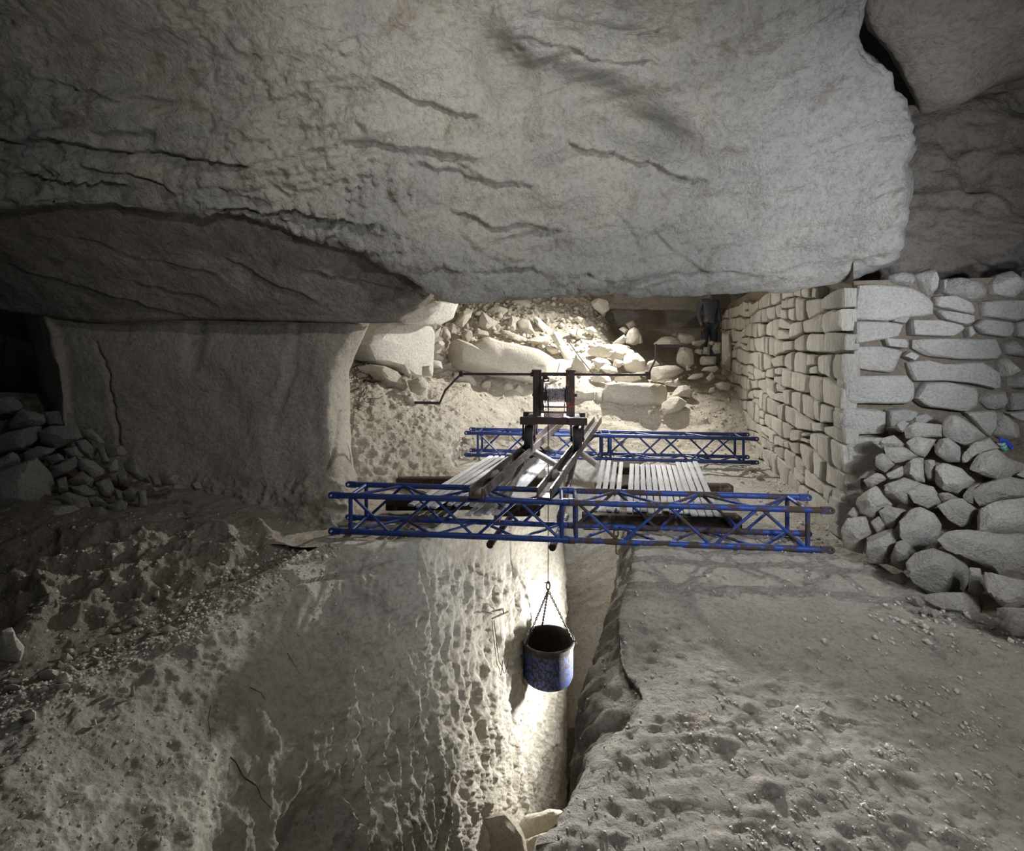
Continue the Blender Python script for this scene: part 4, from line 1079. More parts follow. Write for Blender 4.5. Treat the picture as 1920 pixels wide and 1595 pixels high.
# ------------------------------------------------------------------ blue lattice girders spanning the pit
def girder(A, B, h, wdt, mats, label, z_extra=0.0):
    """A, B: ends of the lower front chord; two bolted sections, four chords, posts, lacing on all faces"""
    A, B = Vector(A), Vector(B); t = (B - A); L = t.length; t.normalize()
    bk = Vector((-t.y, t.x, 0)); bk = bk if bk.y > 0 else -bk; bk.normalize(); up = Vector((0, 0, 1))
    mid = (A + B) / 2
    g = empty('lattice_girder', mid)
    tag(g, label, 'girder')
    def pt(u, f, k): return A + t * u + bk * (wdt * f) + up * (h * k) - mid
    gap = .045; S = (L - gap) / 2
    R, r = .0245, .0125
    secs = ((0.0, S), (S + gap, L))
    for si, (u0, u1) in enumerate(secs):
        m = mats[si]
        e0, e1 = (.075, .0) if si == 0 else (.0, .075)
        for f in (0, 1):
            for k in (0, 1):
                b = MB(); b.tube(pt(u0 - e0 * .5, f, k), pt(u1 + e1 * .5, f, k), R, 12)
                ch = b.build('chord', m, g)
                end = u0 if si == 0 else u1; s = -1 if si == 0 else 1
                # flattened end lug with a bolt hole, proud of the chord
                c0 = pt(end + s * .045, f, k); c1 = pt(end + s * .115, f, k)
                lb = MB(); n = 16; V = []
                for dy in (-.011, .011):
                    for q in range(n):
                        a = 2 * math.pi * q / n; rad = .028
                        base = c1 if math.cos(a) > 0 else c0
                        V.append(base + t * (s * max(0, math.cos(a)) * rad) + up * (math.sin(a) * rad) + bk * dy)
                hole = []
                for dy in (-.011, .011):
                    for q in range(n):
                        a = 2 * math.pi * q / n
                        hole.append(c1 + t * (s * math.cos(a) * .011) + up * (math.sin(a) * .011) + bk * dy)
                V += hole; Fc = []
                for q in range(n):
                    w2 = (q + 1) % n
                    Fc += [(q, w2, n + w2, n + q), (2 * n + q, 3 * n + q, 3 * n + w2, 2 * n + w2), (q, 2 * n + q, 2 * n + w2, w2), (n + q, n + w2, 3 * n + w2, 3 * n + q)]
                lb.add(V, Fc); lb.build('end_lug', m, g)
                # joint collar at the inner end
                inn = u1 if si == 0 else u0
                jb = MB(); jb.tube(pt(inn - .028, f, k), pt(inn + .028, f, k), R + .006, 14); jb.build('joint_collar', m, g)
        w0, w1 = u0 + (.05 if si == 0 else .035), u1 - (.035 if si == 0 else .05)
        for u in (w0, w1):
            for f in (0, 1): MB().tube(pt(u, f, 0), pt(u, f, 1), r * 1.35, 10).build('post', m, g)
            for k in (0, 1): MB().tube(pt(u, 0, k), pt(u, 1, k), r * 1.35, 10).build('post', m, g)
        n = 5; st = (w1 - w0) / n
        for q in range(n):
            a, b2 = w0 + st * q + .01, w0 + st * (q + 1) - .01
            lo, hi = (1, 0) if q % 2 == 0 else (0, 1)
            MB().tube(pt(a, 0, lo), pt(b2, 0, hi), r, 8).build('brace', m, g)      # front
            MB().tube(pt(a, 1, hi), pt(b2, 1, lo), r, 8).build('brace', m, g)      # back
            MB().tube(pt(a, hi, 1), pt(b2, lo, 1), r, 8).build('brace', m, g)      # top
            MB().tube(pt(a, hi, 0), pt(b2, lo, 0), r, 8).build('brace', m, g)      # bottom
    return g
girder((-1.40, 4.02, 0.0), (2.31, 3.665, -.005), .30, .33, (M_BLUE, M_BLUERUST), 'blue lattice girder with rusty chipped paint, spanning the pit in front of the bucket')
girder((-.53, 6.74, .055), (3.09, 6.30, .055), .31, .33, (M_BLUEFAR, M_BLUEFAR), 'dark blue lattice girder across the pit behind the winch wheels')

# ------------------------------------------------------------------ channel rails of the winch
RD = Vector((.284, .959, 0)).normalized(); RS = Vector((RD.y, -RD.x, 0))
def rail(p0, p1, label):
    p0, p1 = Vector(p0), Vector(p1); mid = (p0 + p1) / 2
    r_ = empty('channel_rail', mid); tag(r_, label, 'rail', None)
    t = (p1 - p0).normalized(); sd = t.cross(Vector((0, 0, 1))).normalized(); up = sd.cross(t)
    W, H, T = .060, .088, .006
    prof = [(-W, H), (-W, 0), (W, 0), (W, H), (W - 2 * T, H), (W - 2 * T, 2 * T), (-W + 2 * T, 2 * T), (-W + 2 * T, H)]
    V = [p - mid + sd * a + up * b for p in (p0, p1) for a, b in prof]
    Fc = [(i, (i + 1) % 8, 8 + (i + 1) % 8, 8 + i) for i in range(8)]
    Fc += [(0, 1, 6, 7), (1, 2, 5, 6), (2, 3, 4, 5)]; Fc += [tuple(8 + q for q in reversed(f)) for f in ((0, 1, 6, 7), (1, 2, 5, 6), (2, 3, 4, 5))]
    MB().add(V, Fc).build('channel', M_RAIL, r_, smooth=False)
    return r_, mid
rl, mid = rail((-.29, 3.84, .326), (.80, 7.52, .402), 'brown steel channel rail under the gear side wheels of the winch')
MB().bar(Vector((.21, 5.75, .33)) - mid, Vector((-.13, 4.05, .09)) - mid, .045, .06).build('brace', M_RAIL, rl, smooth=False)
rr_, mid2 = rail((.255, 3.84, .326), (1.345, 7.52, .402), 'brown steel channel rail with its open end on the girder joint')
MB().bar(Vector((.78, 5.75, .33)) - mid2, Vector((.40, 4.05, .09)) - mid2, .045, .06).build('brace', M_RAIL, rr_, smooth=False)
for k, (poly, d, lab) in enumerate((([(918, 896), (922, 884), (932, 880), (938, 884), (937, 894), (928, 901)], 4.30, 'small pale wedge stone lying in the rail over the planks'),
                                    ([(1029, 906), (1032, 893), (1037, 881), (1044, 879), (1049, 887), (1047, 899), (1039, 906)], 4.40, 'tall pale wedge stone set in the rail beside the steel cable'))):
    o = view_stone('wedge_stone', poly, d, 1700 + k, M_STONE, thick=.8, rough=.04, chops=4)
    tag(o, lab, 'stone')

# pale round poles lashed below the rails, brown steel tubes under the girder
for p0, p1, lb, m in ((P(1012, 853, 5.5), P(1046, 873, 5.25), 'pale round pole end under the gear side rail', M_LOG), (P(1101, 858, 5.45), P(1121, 873, 5.25), 'pale round pole end under the rail by the second plank deck', M_LOG)):
    p0, p1 = Vector(p0), Vector(p1); p0 = p0 - (p1 - p0) * .6
    o = MB().tube(p0 - p1, Vector((0, 0, 0)), .036, 12).build('round_pole', m); o.location = p1; tag(o, lb, 'pole')
for (x, y, d, lb) in ((918, 1022, 4.15, 'rusty steel tube poking out below the girder over the washed pit wall'), (1035, 1027, 4.15, 'rusty steel tube poking out below the girder beside the cable')):
    p0 = Vector(P(x, y, d)); p1 = p0 + Vector((.284, .959, .06)) * .7
    b = MB(); b.tube((0, 0, 0), p1 - p0, .030, 14)
    o = b.build('steel_tube', M_RIM); o.location = p0; tag(o, lb, 'tube')
    MB().lathe([(.030, 0), (.034, .01), (.034, .05), (.030, .06)], (0, 0, 0), p1 - p0, 14).build('tube_collar', M_RIM, o)

# ------------------------------------------------------------------ plank decks
def slat_deck(name, slats, bearers, label):
    """slats: (near xyz, far xyz, width, thickness); each slat and bearer is its own part"""
    c = sum((Vector(a) + Vector(b) for a, b, *_ in slats), Vector()) / (2 * len(slats))
    e = empty(name, c); tag(e, label, 'plank deck')
    for a, b, wd, th in slats:
        a, b = Vector(a) - c, Vector(b) - c
        t = (b - a).normalized(); sd = t.cross(Vector((0, 0, 1))).normalized(); up = sd.cross(t); L = (b - a).length
        m = MB(); m.box((0, 0, 0), (wd / 2, L / 2, th / 2), bev=.005)
        o = m.build('slat', M_SLAT, e)
        o.matrix_local = Matrix.Translation((a + b) / 2) @ Matrix((sd, t, up)).transposed().to_4x4()
    for a, b, wd, th in bearers:
        a, b = Vector(a) - c, Vector(b) - c
        m = MB(); m.bar(a, b, wd, th, bev=.008); m.build('bearer', M_BEAM, e)
    return e
rg = np.random.default_rng(77)
def deck_from_px(near, far, z, wd):
    out = []
    for (nx, ny), (fx, fy) in zip(near, far):
        dn, df = (EYE - z) * F / (ny - HY), (EYE - z) * F / (fy - HY)
        out.append((P(nx, ny, dn) + np.array([0, 0, rg.normal(0, .006)]), P(fx, fy, df) + np.array([0, 0, rg.normal(0, .006)]), wd + rg.normal(0, .003), .022))
    return out
def rowpx(a, b, n): return [(a[0] + (b[0] - a[0]) * k / (n - 1), a[1] + (b[1] - a[1]) * k / (n - 1)) for k in range(n)]
zl = .12
sl = deck_from_px(rowpx((770, 948), (812, 950), 4), rowpx((921, 855), (955, 857), 4), zl, .053)
sl += deck_from_px(rowpx((842, 946), (884, 946), 4), rowpx((964, 859), (996, 860), 4), zl, .053)
slat_deck('slatted_deck', sl, [((-1.28, 5.35, zl - .07), (.05, 5.35, zl - .07), .11, .11), ((-1.20, 4.60, zl - .07), (-.30, 4.62, zl - .07), .11, .11), ((-.42, 6.18, zl - .06), (.28, 6.18, zl - .06), .09, .09)],
          'grey slatted deck of eight weathered boards over the rock ledge')
sl = deck_from_px(rowpx((878, 965), (928, 966), 4), rowpx((1004, 858), (1030, 862), 4), zl, .062)
slat_deck('slatted_deck', sl, [((-.16, 4.46, zl - .08), (.26, 4.46, zl - .08), .09, .11), ((.05, 5.42, zl - .08), (.50, 5.42, zl - .08), .11, .11)],
          'narrow slatted deck of four boards lying between the two rails')
zr = .10
sl = deck_from_px(rowpx((1114, 955), (1156, 957), 4), rowpx((1131, 864), (1165, 867), 4), zr, .050)
sl += deck_from_px(rowpx((1180, 959), (1289, 962), 9), rowpx((1185, 871), (1263, 873), 9), zr, .050)
sl += deck_from_px(rowpx((1302, 966), (1346, 967), 4), rowpx((1271, 868), (1303, 867), 4), zr + .012, .053)
slat_deck('slatted_deck', sl, [((.62, 4.22, zr - .08), (1.98, 4.18, zr - .08), .12, .13), ((.90, 5.18, zr - .075), (2.35, 5.14, zr - .075), .12, .12), ((1.30, 5.95, zr - .065), (2.15, 5.95, zr - .065), .09, .09)],
          'grey slatted deck of bleached boards and dark bearers beside the masonry wall')

# ------------------------------------------------------------------ hand winch on four wheels
WO = Vector((.49, 5.63, .378)); WA = math.radians(-6)
wn = empty('hand_winch', WO, WA)
tag(wn, 'rusty brown hand winch with two cranks on four wheels over the pit', 'winch')
def W(*q): return Vector(q)
b = MB()
for y in (-.245, .215):
    b.box((0, y, .352), (.375, .022, .040), bev=.004)
    b.box((-.29, y - .03, .352), (.085, .012, .042), bev=.004); b.box((.27, y - .03, .352), (.105, .012, .042), bev=.004)
for x in (-.27, .27): b.box((x, -.015, .352), (.030, .26, .034), bev=.004)
for x in (-.16, .185): b.box((x, -.015, .36), (.034, .25, .026), bev=.004)
b.build('chassis', M_IRON, wn)
for x in (-.275, .265):
    for y in (-.215, .205):
        w_ = MB(); w_.lathe([(.02, -.05), (.10, -.048), (.118, -.05), (.140, -.046), (.147, -.03), (.147, .03), (.140, .046), (.118, .05), (.10, .048), (.02, .05)], (x, y, .147), (1, 0, 0), 32, closed=True)
        wh = w_.build('wheel', M_TYRE, wn, loc=(x, y, .147))
        hb = MB(); hb.lathe([(0.0, -.07), (.030, -.07), (.034, -.05), (.034, .05), (.030, .07), (0.0, .07)], (0, 0, 0), (1, 0, 0), 16); hb.build('hub', M_IRON, wh)
        fk = MB()
        for s in (-.068, .068): fk.box((x + s, y, .245), (.008, .040, .125), bev=.003)
        fk.tube((x - .085, y, .147), (x + .085, y, .147), .012, 10); fk.build('wheel_fork', M_IRON, wn)
for x, m in ((-.198, M_IRON), (.195, M_IRONRED)):
    u = MB()
    # channel upright, flanges turned outwards, top cut square
    hw = .034 if x < 0 else .046
    u.box((x, -.09, .645), (hw, .007, .265), bev=.002)
    s = -1 if x < 0 else 1
    u.box((x - s * .046, -.02, .645), (.007, .072, .265), bev=.002); u.box((x, .05, .645), (.05, .007, .265), bev=.002)
    u.box((x, -.02, .375), (.075, .13, .012), bev=.002)
    u.box((x, -.02, .905), (.056, .06, .012), bev=.002)
    u.build('upright', m, wn)
MB().box((.0, -.02, .862), (.20, .020, .022), bev=.003).build('head_beam', M_IRON, wn)
d = MB(); prof = [(.02, -.125)]
prof += [(.020, -.125), (.108, -.122), (.108, -.108), (.075, -.106)]
nwrap = 15
for k in range(nwrap * 4 + 1):
    z = -.100 + .205 * k / (nwrap * 4); prof.append((.087 + .0055 * abs(math.sin(math.pi * k / 4)), z))
prof_d = [(.02, -.128), (.106, -.126), (.108, -.112), (.070, -.108), (.070, .112), (.108, .116), (.106, .13), (.02, .132)]
dr = MB().lathe(prof_d, (.02, -.02, .62), (1, 0, 0), 36, closed=True).build('drum', M_TYRE, wn, loc=(.02, -.02, .62))
pw = [(.071, -.104)] + [(r, z) for r, z in prof[5:]] + [(.071, .108)]
MB().lathe(pw, (.003, 0, 0), (1, 0, 0), 40, closed=True).build('wound_cable', M_CABLE, dr)
MB().tube((-.27, 0, 0), (.25, 0, 0), .018, 12).build('axle', M_IRON, dr)
gm = MB(); nt = 52; V = []; Fc = []
for zz in (-.018, .018):
    for k in range(nt * 2):
        a = math.pi * k / nt; rad = .186 if k % 2 else .172
        V.append((-.128 + zz, -.02 + rad * math.cos(a), .62 + rad * math.sin(a)))
    for k in range(nt * 2):
        a = math.pi * k / nt; V.append((-.132 + zz, -.02 + .150 * math.cos(a), .62 + .150 * math.sin(a)))
n2 = nt * 2
for k in range(n2):
    l = (k + 1) % n2
    Fc += [(k, l, 2 * n2 + l, 2 * n2 + k), (k, n2 + k, n2 + l, l), (2 * n2 + k, 2 * n2 + l, 3 * n2 + l, 3 * n2 + k), (n2 + k, 3 * n2 + k, 3 * n2 + l, n2 + l)]
gm.add(V, Fc)
for k in range(5):
    a = 2 * math.pi * k / 5 + .3
    gm.bar((-.132, -.02, .62), (-.132, -.02 + .155 * math.cos(a), .62 + .155 * math.sin(a)), .02, .03, up=(1, 0, 0))
gm.lathe([(0, -.03), (.04, -.03), (.04, .03), (0, .03)], (-.132, -.02, .62), (1, 0, 0), 20)
gm.build('gear_wheel', M_IRON, wn, smooth=False)
MB().lathe([(.016, -.03), (.036, -.03), (.040, -.022), (.040, .022), (.036, .03), (.016, .03)], (-.10, -.02, .832), (1, 0, 0), 16, closed=True).build('pinion', M_IRON, wn)
MB().lathe([(.012, -.03), (.032, -.03), (.035, -.02), (.035, .02), (.032, .03), (.012, .03)], (-.085, .02, .795), (1, 0, 0), 16, closed=True).build('pawl', M_IRON, wn)
sh = MB(); sh.tube((-1.10, -.02, .862), (1.075, -.02, .862), .0155, 12); sh.build('crank_shaft', M_IRON, wn)
MB().lathe([(.016, -.02), (.046, -.018), (.046, -.006), (.028, -.004), (.028, .035), (.016, .037)], (-.235, -.02, .862), (-1, 0, 0), 18, closed=True).build('shaft_collar', M_IRON, wn)
MB().box((-1.10, -.02, .862), (.024, .026, .034), bev=.006).build('crank_boss', M_IRON, wn)
c1 = MB(); c1.bar((-1.10, -.02, .862), (-1.285, -.07, .665), .030, .018, up=(1, 0, 0)); c1.bar((-1.28, -.065, .672), (-1.345, -.09, .515), .030, .018, up=(1, 0, 0)); c1.build('crank_arm', M_IRON, wn)
MB().tube((-1.335, -.09, .52), (-1.64, -.12, .525), .0165, 12).build('crank_handle', M_IRON, wn)
MB().box((1.075, -.02, .855), (.028, .030, .046), bev=.006).build('crank_boss', M_IRON, wn)
c2 = MB(); c2.bar((1.075, -.02, .862), (1.165, .0, 1.045), .018, .030, up=(0, 1, 0)); c2.bar((1.165, .0, 1.04), (1.172, .02, 1.215), .016, .030, up=(0, 1, 0)); c2.build('crank_arm', M_IRON, wn)
MB().tube((1.165, .02, 1.198), (1.50, .02, 1.195), .0165, 12).build('crank_handle', M_IRON, wn)
tb = MB(); tb.tube((-.13, -.10, .49), (.17, -.10, .49), .009, 8); tb.tube((-.15, -.10, .43), (.17, -.10, .43), .012, 8); tb.build('tie_bar', M_IRON, wn)

# lamp standing on the rear bar under the drum: it lights the far side of the chamber
m_, nt_, b_ = newmat('lamp_glow'); b_.inputs['Emission Color'].default_value = (0.88, 0.92, 1.0, 1); b_.inputs['Emission Strength'].default_value = 1150.0; b_.inputs['Base Color'].default_value = (.9, .9, .9, 1)
LO = WO + Matrix.Rotation(WA, 3, 'Z') @ Vector((.03, .205, .502))
lp = empty('work_lamp', LO, WA); tag(lp, 'small glowing white lamp under the winch drum on the rear bar', 'lamp')
MB().tube((-.085, 0, 0), (.085, 0, 0), .026, 16).build('lamp_tube', m_, lp)
cp = MB()
for sx in (-.096, .096): cp.tube((sx - .012, 0, 0), (sx + .012, 0, 0), .030, 14); cp.bar((sx, 0, 0), (sx, .01, -.112), .014, .014)
cp.build('lamp_bracket', M_IRON, lp)

# cable from the drum down to the bucket
ROTW = Matrix.Rotation(WA, 3, 'Z')
rope_top = WO + ROTW @ Vector((-.062, -.11, .62))
BK = Vector((rope_top.x, rope_top.y, -1.80))
b = MB(); b.tube((0, 0, 0), Vector((0, 0, -1.17)) - Vector((0, 0, rope_top.z)), .0060, 6)
o = b.build('steel_cable', M_TYRE); o.location = rope_top
tag(o, 'thin steel cable hanging from the winch drum to the bucket', 'cable')

# ------------------------------------------------------------------ bucket
bk = empty('iron_bucket', BK); tag(bk, 'dented blue iron bucket with rusty rim hanging over the pit', 'bucket')
Rb = .285; Hb = .44
tilt = Matrix.Rotation(math.radians(-2.5), 3, 'X')
b = MB(); b.lathe([(0, -Hb + .0), (Rb - .06, -Hb), (Rb - .02, -Hb + .015), (Rb - .002, -Hb + .06), (Rb, -Hb + .12), (Rb, -.055), (Rb - .006, -.055)], (0, 0, 0), (0, 0, 1), 56)
rgb = np.random.default_rng(5)
Vb = np.array(b.v); ang = np.arctan2(Vb[:, 1], Vb[:, 0]); dent = 1 - .014 * np.exp(-((ang - .2) / .3) ** 2) * (Vb[:, 2] < -.1) - .010 * np.exp(-((ang + 2.2) / .4) ** 2)
Vb[:, :2] *= dent[:, None]; b.v = [tuple(tilt @ Vector(v)) for v in Vb]
b.build('bucket_body', M_BUCKET, bk)
b = MB(); b.lathe([(Rb - .007, -.02), (Rb - .010, -Hb + .10), (Rb - .03, -Hb + .04), (0, -Hb + .03)], (0, 0, 0), (0, 0, 1), 48); b.v = [tuple(tilt @ Vector(v)) for v in b.v]
b.build('bucket_lining', M_RIM, bk)['label'] = 'dark rusty inside of the bucket'
b = MB(); b.lathe([(Rb - .012, -.065), (Rb + .004, -.068), (Rb + .010, -.05), (Rb + .010, -.022), (Rb + .020, -.014), (Rb + .022, .0), (Rb + .012, .010), (Rb - .004, .008), (Rb - .012, -.005)], (0, 0, 0), (0, 0, 1), 56, closed=True)
b.v = [tuple(tilt @ Vector(v)) for v in b.v]
b.build('rim', M_RIM, bk)
TOP = Vector((0, 0, .62))
def chain(p0, p1, parent, n, name='chain'):
    p0, p1 = Vector(p0), Vector(p1); t = (p1 - p0).normalized(); a = t.cross(Vector((0, 1, 0))).normalized(); c = t.cross(a)
    L = (p1 - p0).length / n; m = MB()
    for k in range(n):
        mid_ = p0 + t * (L * (k + .5)); u = a if k % 2 else c
        pts = []
        for q in range(12):
            an = 2 * math.pi * q / 12
            pts.append(mid_ + t * (L * .66 * math.cos(an)) + u * (L * .34 * math.sin(an)))
        m.path(pts, .0058, 6, closed=True)
    return m.build(name, M_TYRE, parent)
for an, n in ((205, 26), (100, 24), (-12, 26)):
    a = math.radians(an); e = tilt @ Vector(((Rb + .012) * math.cos(a), (Rb + .012) * math.sin(a), -.01))
    chain(TOP - Vector((0, 0, .06)), e, bk, n)
    m = MB(); ex = Vector((math.cos(a), math.sin(a), 0))
    m.path([e + ex * .012 + Vector((0, 0, .022 * math.sin(q))) + ex * (.014 * math.cos(q)) for q in np.linspace(0, 2 * math.pi, 10, endpoint=False)], .005, 6, closed=True)
    m.build('chain_eye', M_RIM, bk)
m = MB(); m.path([Vector((.020 * math.cos(q), 0, .61 + .050 * math.sin(q))) for q in np.linspace(0, 2 * math.pi, 18, endpoint=False)], .008, 8, closed=True)
m.path([Vector((0, .016 * math.cos(q), .545 + .028 * math.sin(q))) for q in np.linspace(0, 2 * math.pi, 14, endpoint=False)], .007, 8, closed=True)
m.tube((-.045, 0, .648), (.02, 0, .640), .006, 8); m.build('shackle', M_IRON, bk)

# ------------------------------------------------------------------ small things
# chain and hook below the second deck
p = Vector(P(1155, 955, 4.25)); e = empty('chain_hook', p); tag(e, 'short rusty chain and hook hanging below the bleached slatted deck', 'hook')
chain((0, 0, 0), (0, 0, -.30), e, 5)
pts = [Vector((0, 0, -.30)), Vector((0, 0, -.375))] + [Vector((.022 - .022 * math.cos(q), 0, -.375 - .022 * math.sin(q))) for q in np.linspace(.2, 3.6, 9)]
MB().path(pts, .005, 6).build('hook', M_IRON, e)
# bent iron bar and wires on the pit wall
h1, h2 = hit(914, 1149, ['wall_pit']), hit(944, 1137, ['wall_pit'])
b = MB(); a0, a1 = h1[0] + Vector((.05, -.10, 0)), h2[0] + Vector((.05, -.10, 0)); o0 = a0
b.path([a0 - o0, a1 - o0], .008, 6)
u = (a1 - a0)
b.path([a0 + u * .72 - o0, a0 + u * .66 + Vector((0, -.03, .07)) - o0, a0 + u * .45 + Vector((0, -.03, .075)) - o0], .006, 6)
for k, (dx, ln) in enumerate(((.0, .42), (.02, .40))):
    pts = [a0 - o0 + Vector((dx + .05 * s, -.03 - .02 * math.sin(3 * s), -ln * s)) for s in np.linspace(0, 1, 8)]
    pts += [pts[-1] + Vector((.02 + .03 * k * s + .03 * s, 0, -.10 * math.sin(math.pi * s) - .02 * s)) for s in np.linspace(.15, 1.2, 8)]
    b.path(pts, .0035, 5)
o = b.build('wire_hanger', M_ROOT); o.location = o0; tag(o, 'bent rusty bar with hanging wires fixed to the washed pit wall', 'wire')
# roots and twigs clinging to the rock
def root(pts, terr, r, label):
    hs = [hit(x, y, terr) for x, y in pts]; hs = [q for q in hs if q]
    q = [h[0] + h[2] * (.022 * (1 if h[2].y < 0 else -1)) for h in hs]
    o0 = q[0]; b = MB(); b.path([v - o0 for v in q], r, 6, r1=r * .4)
    o = b.build('dry_root', M_ROOT); o.location = o0; tag(o, label, 'root')
root([(414, 1360), (420, 1395), (435, 1430), (455, 1455), (475, 1475), (490, 1495), (505, 1515)], ['wall_pit'], .0035, 'long curved dry root trailing down the rounded rock by the pit')
root([(536, 1228), (548, 1245), (562, 1268)], ['wall_pit'], .0022, 'short straight twig on the smooth grey rock face')
root([(465, 1294), (485, 1303), (510, 1318)], ['wall_pit'], .0022, 'slanting twig stuck to the rock above the flaked patch')
root([(395, 1330), (392, 1355), (394, 1380), (400, 1400)], ['wall_pit'], .002, 'thin hanging rootlet beside the long curved root')
# root tangle at the pillar edge
b = MB(); rgt = np.random.default_rng(9); o0 = None
for k in range(46):
    x, y = rgt.uniform(655, 700), rgt.uniform(640, 770); pts = []
    dx, dy = rgt.normal(0, 6), rgt.normal(3, 6)
    for s in range(5):
        h = hit(x + dx * s + rgt.normal(0, 2), y + dy * s + rgt.normal(0, 2), ['floor_chamber'])
        if h: pts.append(h[0] + Vector((0, -.02 - rgt.uniform(0, .03), rgt.uniform(0, .02))))
    if len(pts) > 2:
        if o0 is None: o0 = pts[0].copy()
        b.path([v - o0 for v in pts], rgt.uniform(.003, .006), 4)
o = b.build('root_tangle', M_ROOT); o.location = o0; tag(o, 'tangle of thin dry roots on the dirt bank beside the rock pillar', 'roots', kind='stuff')
h = hit(700, 714, ['floor_chamber'])
b = MB(); b.box((0, 0, 0), (.13, .03, .016), bev=.006); o = b.build('plank_piece', M_BEAM); o.location = h[0] + Vector((0, -.03, .0)); o.rotation_euler = (.1, .05, .1); tag(o, 'short dark plank end sticking out of the dirt bank below the boulders', 'plank')
h = hit(1095, 640, ['floor_chamber'])
b = MB(); p0, p1 = Vector(P(1066, 640, 8.95)), Vector(P(1112, 700, 8.35)); b.path([(0, 0, 0), (p1 - p0) * .5 + Vector((0, 0, -.02)), p1 - p0], .010, 7); o = b.build('wooden_stick', M_ROOT); o.location = p0; tag(o, 'thin brown stick leaning among the far debris', 'stick')
# plastic wrapper tucked behind the heap
wp = Vector(P(1880, 834, heap_d(1880, 834) + .10)); e = empty('plastic_bottle', wp); tag(e, 'crushed blue and green plastic bottle tucked behind the tumbled heap', 'bottle')
def plain(name, c, rough=.4):
    m, nt, b_ = newmat(name); tc = N(nt, 'ShaderNodeTexCoord'); n_ = noise(nt, tc.outputs['Object'], 60, 4)
    nt.links.new(mixc(nt, n_, tuple(q * .75 for q in c), c), b_.inputs['Base Color']); b_.inputs['Roughness'].default_value = rough; return m
M_PB, M_PG, M_PW = plain('blue_plastic', (.06, .13, .55)), plain('green_plastic', (.05, .42, .28)), plain('label_paper', (.5, .55, .55))
ax = Vector((.75, .2, -1)).normalized()
b = MB(); pts = [Vector((-.035 + .085 * s, -.01, .042 - .05 * s * s)) for s in np.linspace(0, 1.15, 10)]
for i in range(9):
    b.bar(pts[i], pts[i + 1] + (pts[i + 1] - pts[i]) * .2, .012, .040 - .012 * i / 9, up=(0, 0, 1))
b.build('bottle_flap', M_PB, e)
for k, m in enumerate((M_PW, M_PG, M_PW, M_PG, M_PG)):
    MB().lathe([(0, -.006), (.020, -.006), (.024, -.002), (.024, .004), (.019, .008), (0, .008)], Vector((-.012, 0, .012)) + ax * (.013 * k), ax, 16).build('bottle_band', m, e)
# ------------------------------------------------------------------ pebbles and chips on the ground
GULLY = Z((0, 1000), 2.68, '''190,700 240,680 310,690 290,735 200,740
275,720 330,695 355,710 330,750 290,755
330,680 360,665 395,690 370,712
300,620 340,600 372,630 310,660
330,580 370,575 375,610 340,612
640,430 680,415 720,450 690,465
800,490 850,460 890,475 840,515
855,520 890,500 910,530 860,540
960,540 990,515 1035,545 990,555
1260,290 1300,290 1305,315 1270,320
700,370 740,360 745,390 710,392
110,900 150,880 195,900 180,935 120,940
580,745 605,740 610,765 590,775
590,780 640,765 650,800 600,803
655,770 675,760 675,810 660,806
450,610 520,630 530,660 480,670
270,760 340,750 355,770 290,790
160,790 230,765 255,780 200,810
520,515 560,505 565,530 530,536
980,490 1010,485 1020,505 990,512
820,250 860,270 845,295 825,285
775,290 800,285 800,320 770,320
0,780 60,755 130,770 90,800
60,830 110,805 130,830 90,850
400,570 440,565 450,590 410,595
560,480 600,470 610,495 570,500
740,480 780,470 790,495 745,500
1170,170 1200,160 1215,185 1180,195
300,640 330,660 310,680 285,670
560,880 580,870 580,895 562,898
455,935 485,930 488,960 465,965''')
gl = autolabel(GULLY, 4, 'dusty', ('the girder', True), 'stony gully', (250, 500, 1100, 2600), ['topmost', 'second', 'third', 'lowest'])
def ground_stone(q, i, terr, mat, lab, grp, seed, sink=.35):
    c = np.mean(q, axis=0); h = hit(c[0], c[1] + .25 * (max(p[1] for p in q) - c[1]), terr)
    if h is None: return
    d = h[0].y - .025
    tag(view_stone('loose_stone', q, d, seed + i, mat, thick=.9, n=14, sub=1, rough=.05, chops=4), lab, 'stone', grp)
for i, q in enumerate(GULLY):
    ground_stone(q, i, ['wall_pit', 'floor_bank'], M_GRIT, gl[i], 'loose stones in the stony gully', 2000)
q = Z((0, 1000), 2.68, '-60,600 -20,520 10,490 60,470 80,520 125,570 100,640 40,660 -40,650')[0]
h = hit(40, 1235, ['floor_bank', 'wall_pit'])
tag(view_stone('loose_stone', q, h[0].y, 2101, M_GRIT, thick=.8, rough=.06), 'big pointed dusty stone standing alone at the lower end of the earthy bank', 'stone')
FOOT = Z((1540, 780), 3.625, '''610,1240 660,1220 710,1270 680,1300 620,1285
590,1310 650,1295 672,1330 630,1348
740,1330 780,1310 810,1350 760,1392
690,1310 720,1300 732,1340 700,1367
850,1345 900,1340 930,1380 870,1375''')
for i, (q, lb) in enumerate(zip(FOOT, ('small round stone at the foot of the tumbled heap, behind the flat white chip', 'flat white chip lying before the tumbled heap', 'small cubic chip at the foot of the tumbled heap, standing free on the floor',
                                      'tiny brown chip between the flat white chip and the cubic chip', 'thin flake peeping out under the lowest long stone of the tumbled heap'))):
    ground_stone(q, i, ['floor'], M_RUBBLE, lb, None, 2200)
CHIPS = Z((1050, 760), 3.49, '''1310,270 1350,265 1357,300 1320,306
1290,310 1330,328 1352,360 1300,366 1270,340
1200,410 1240,395 1277,420 1245,440 1205,436
1280,450 1320,440 1327,490 1290,502''')
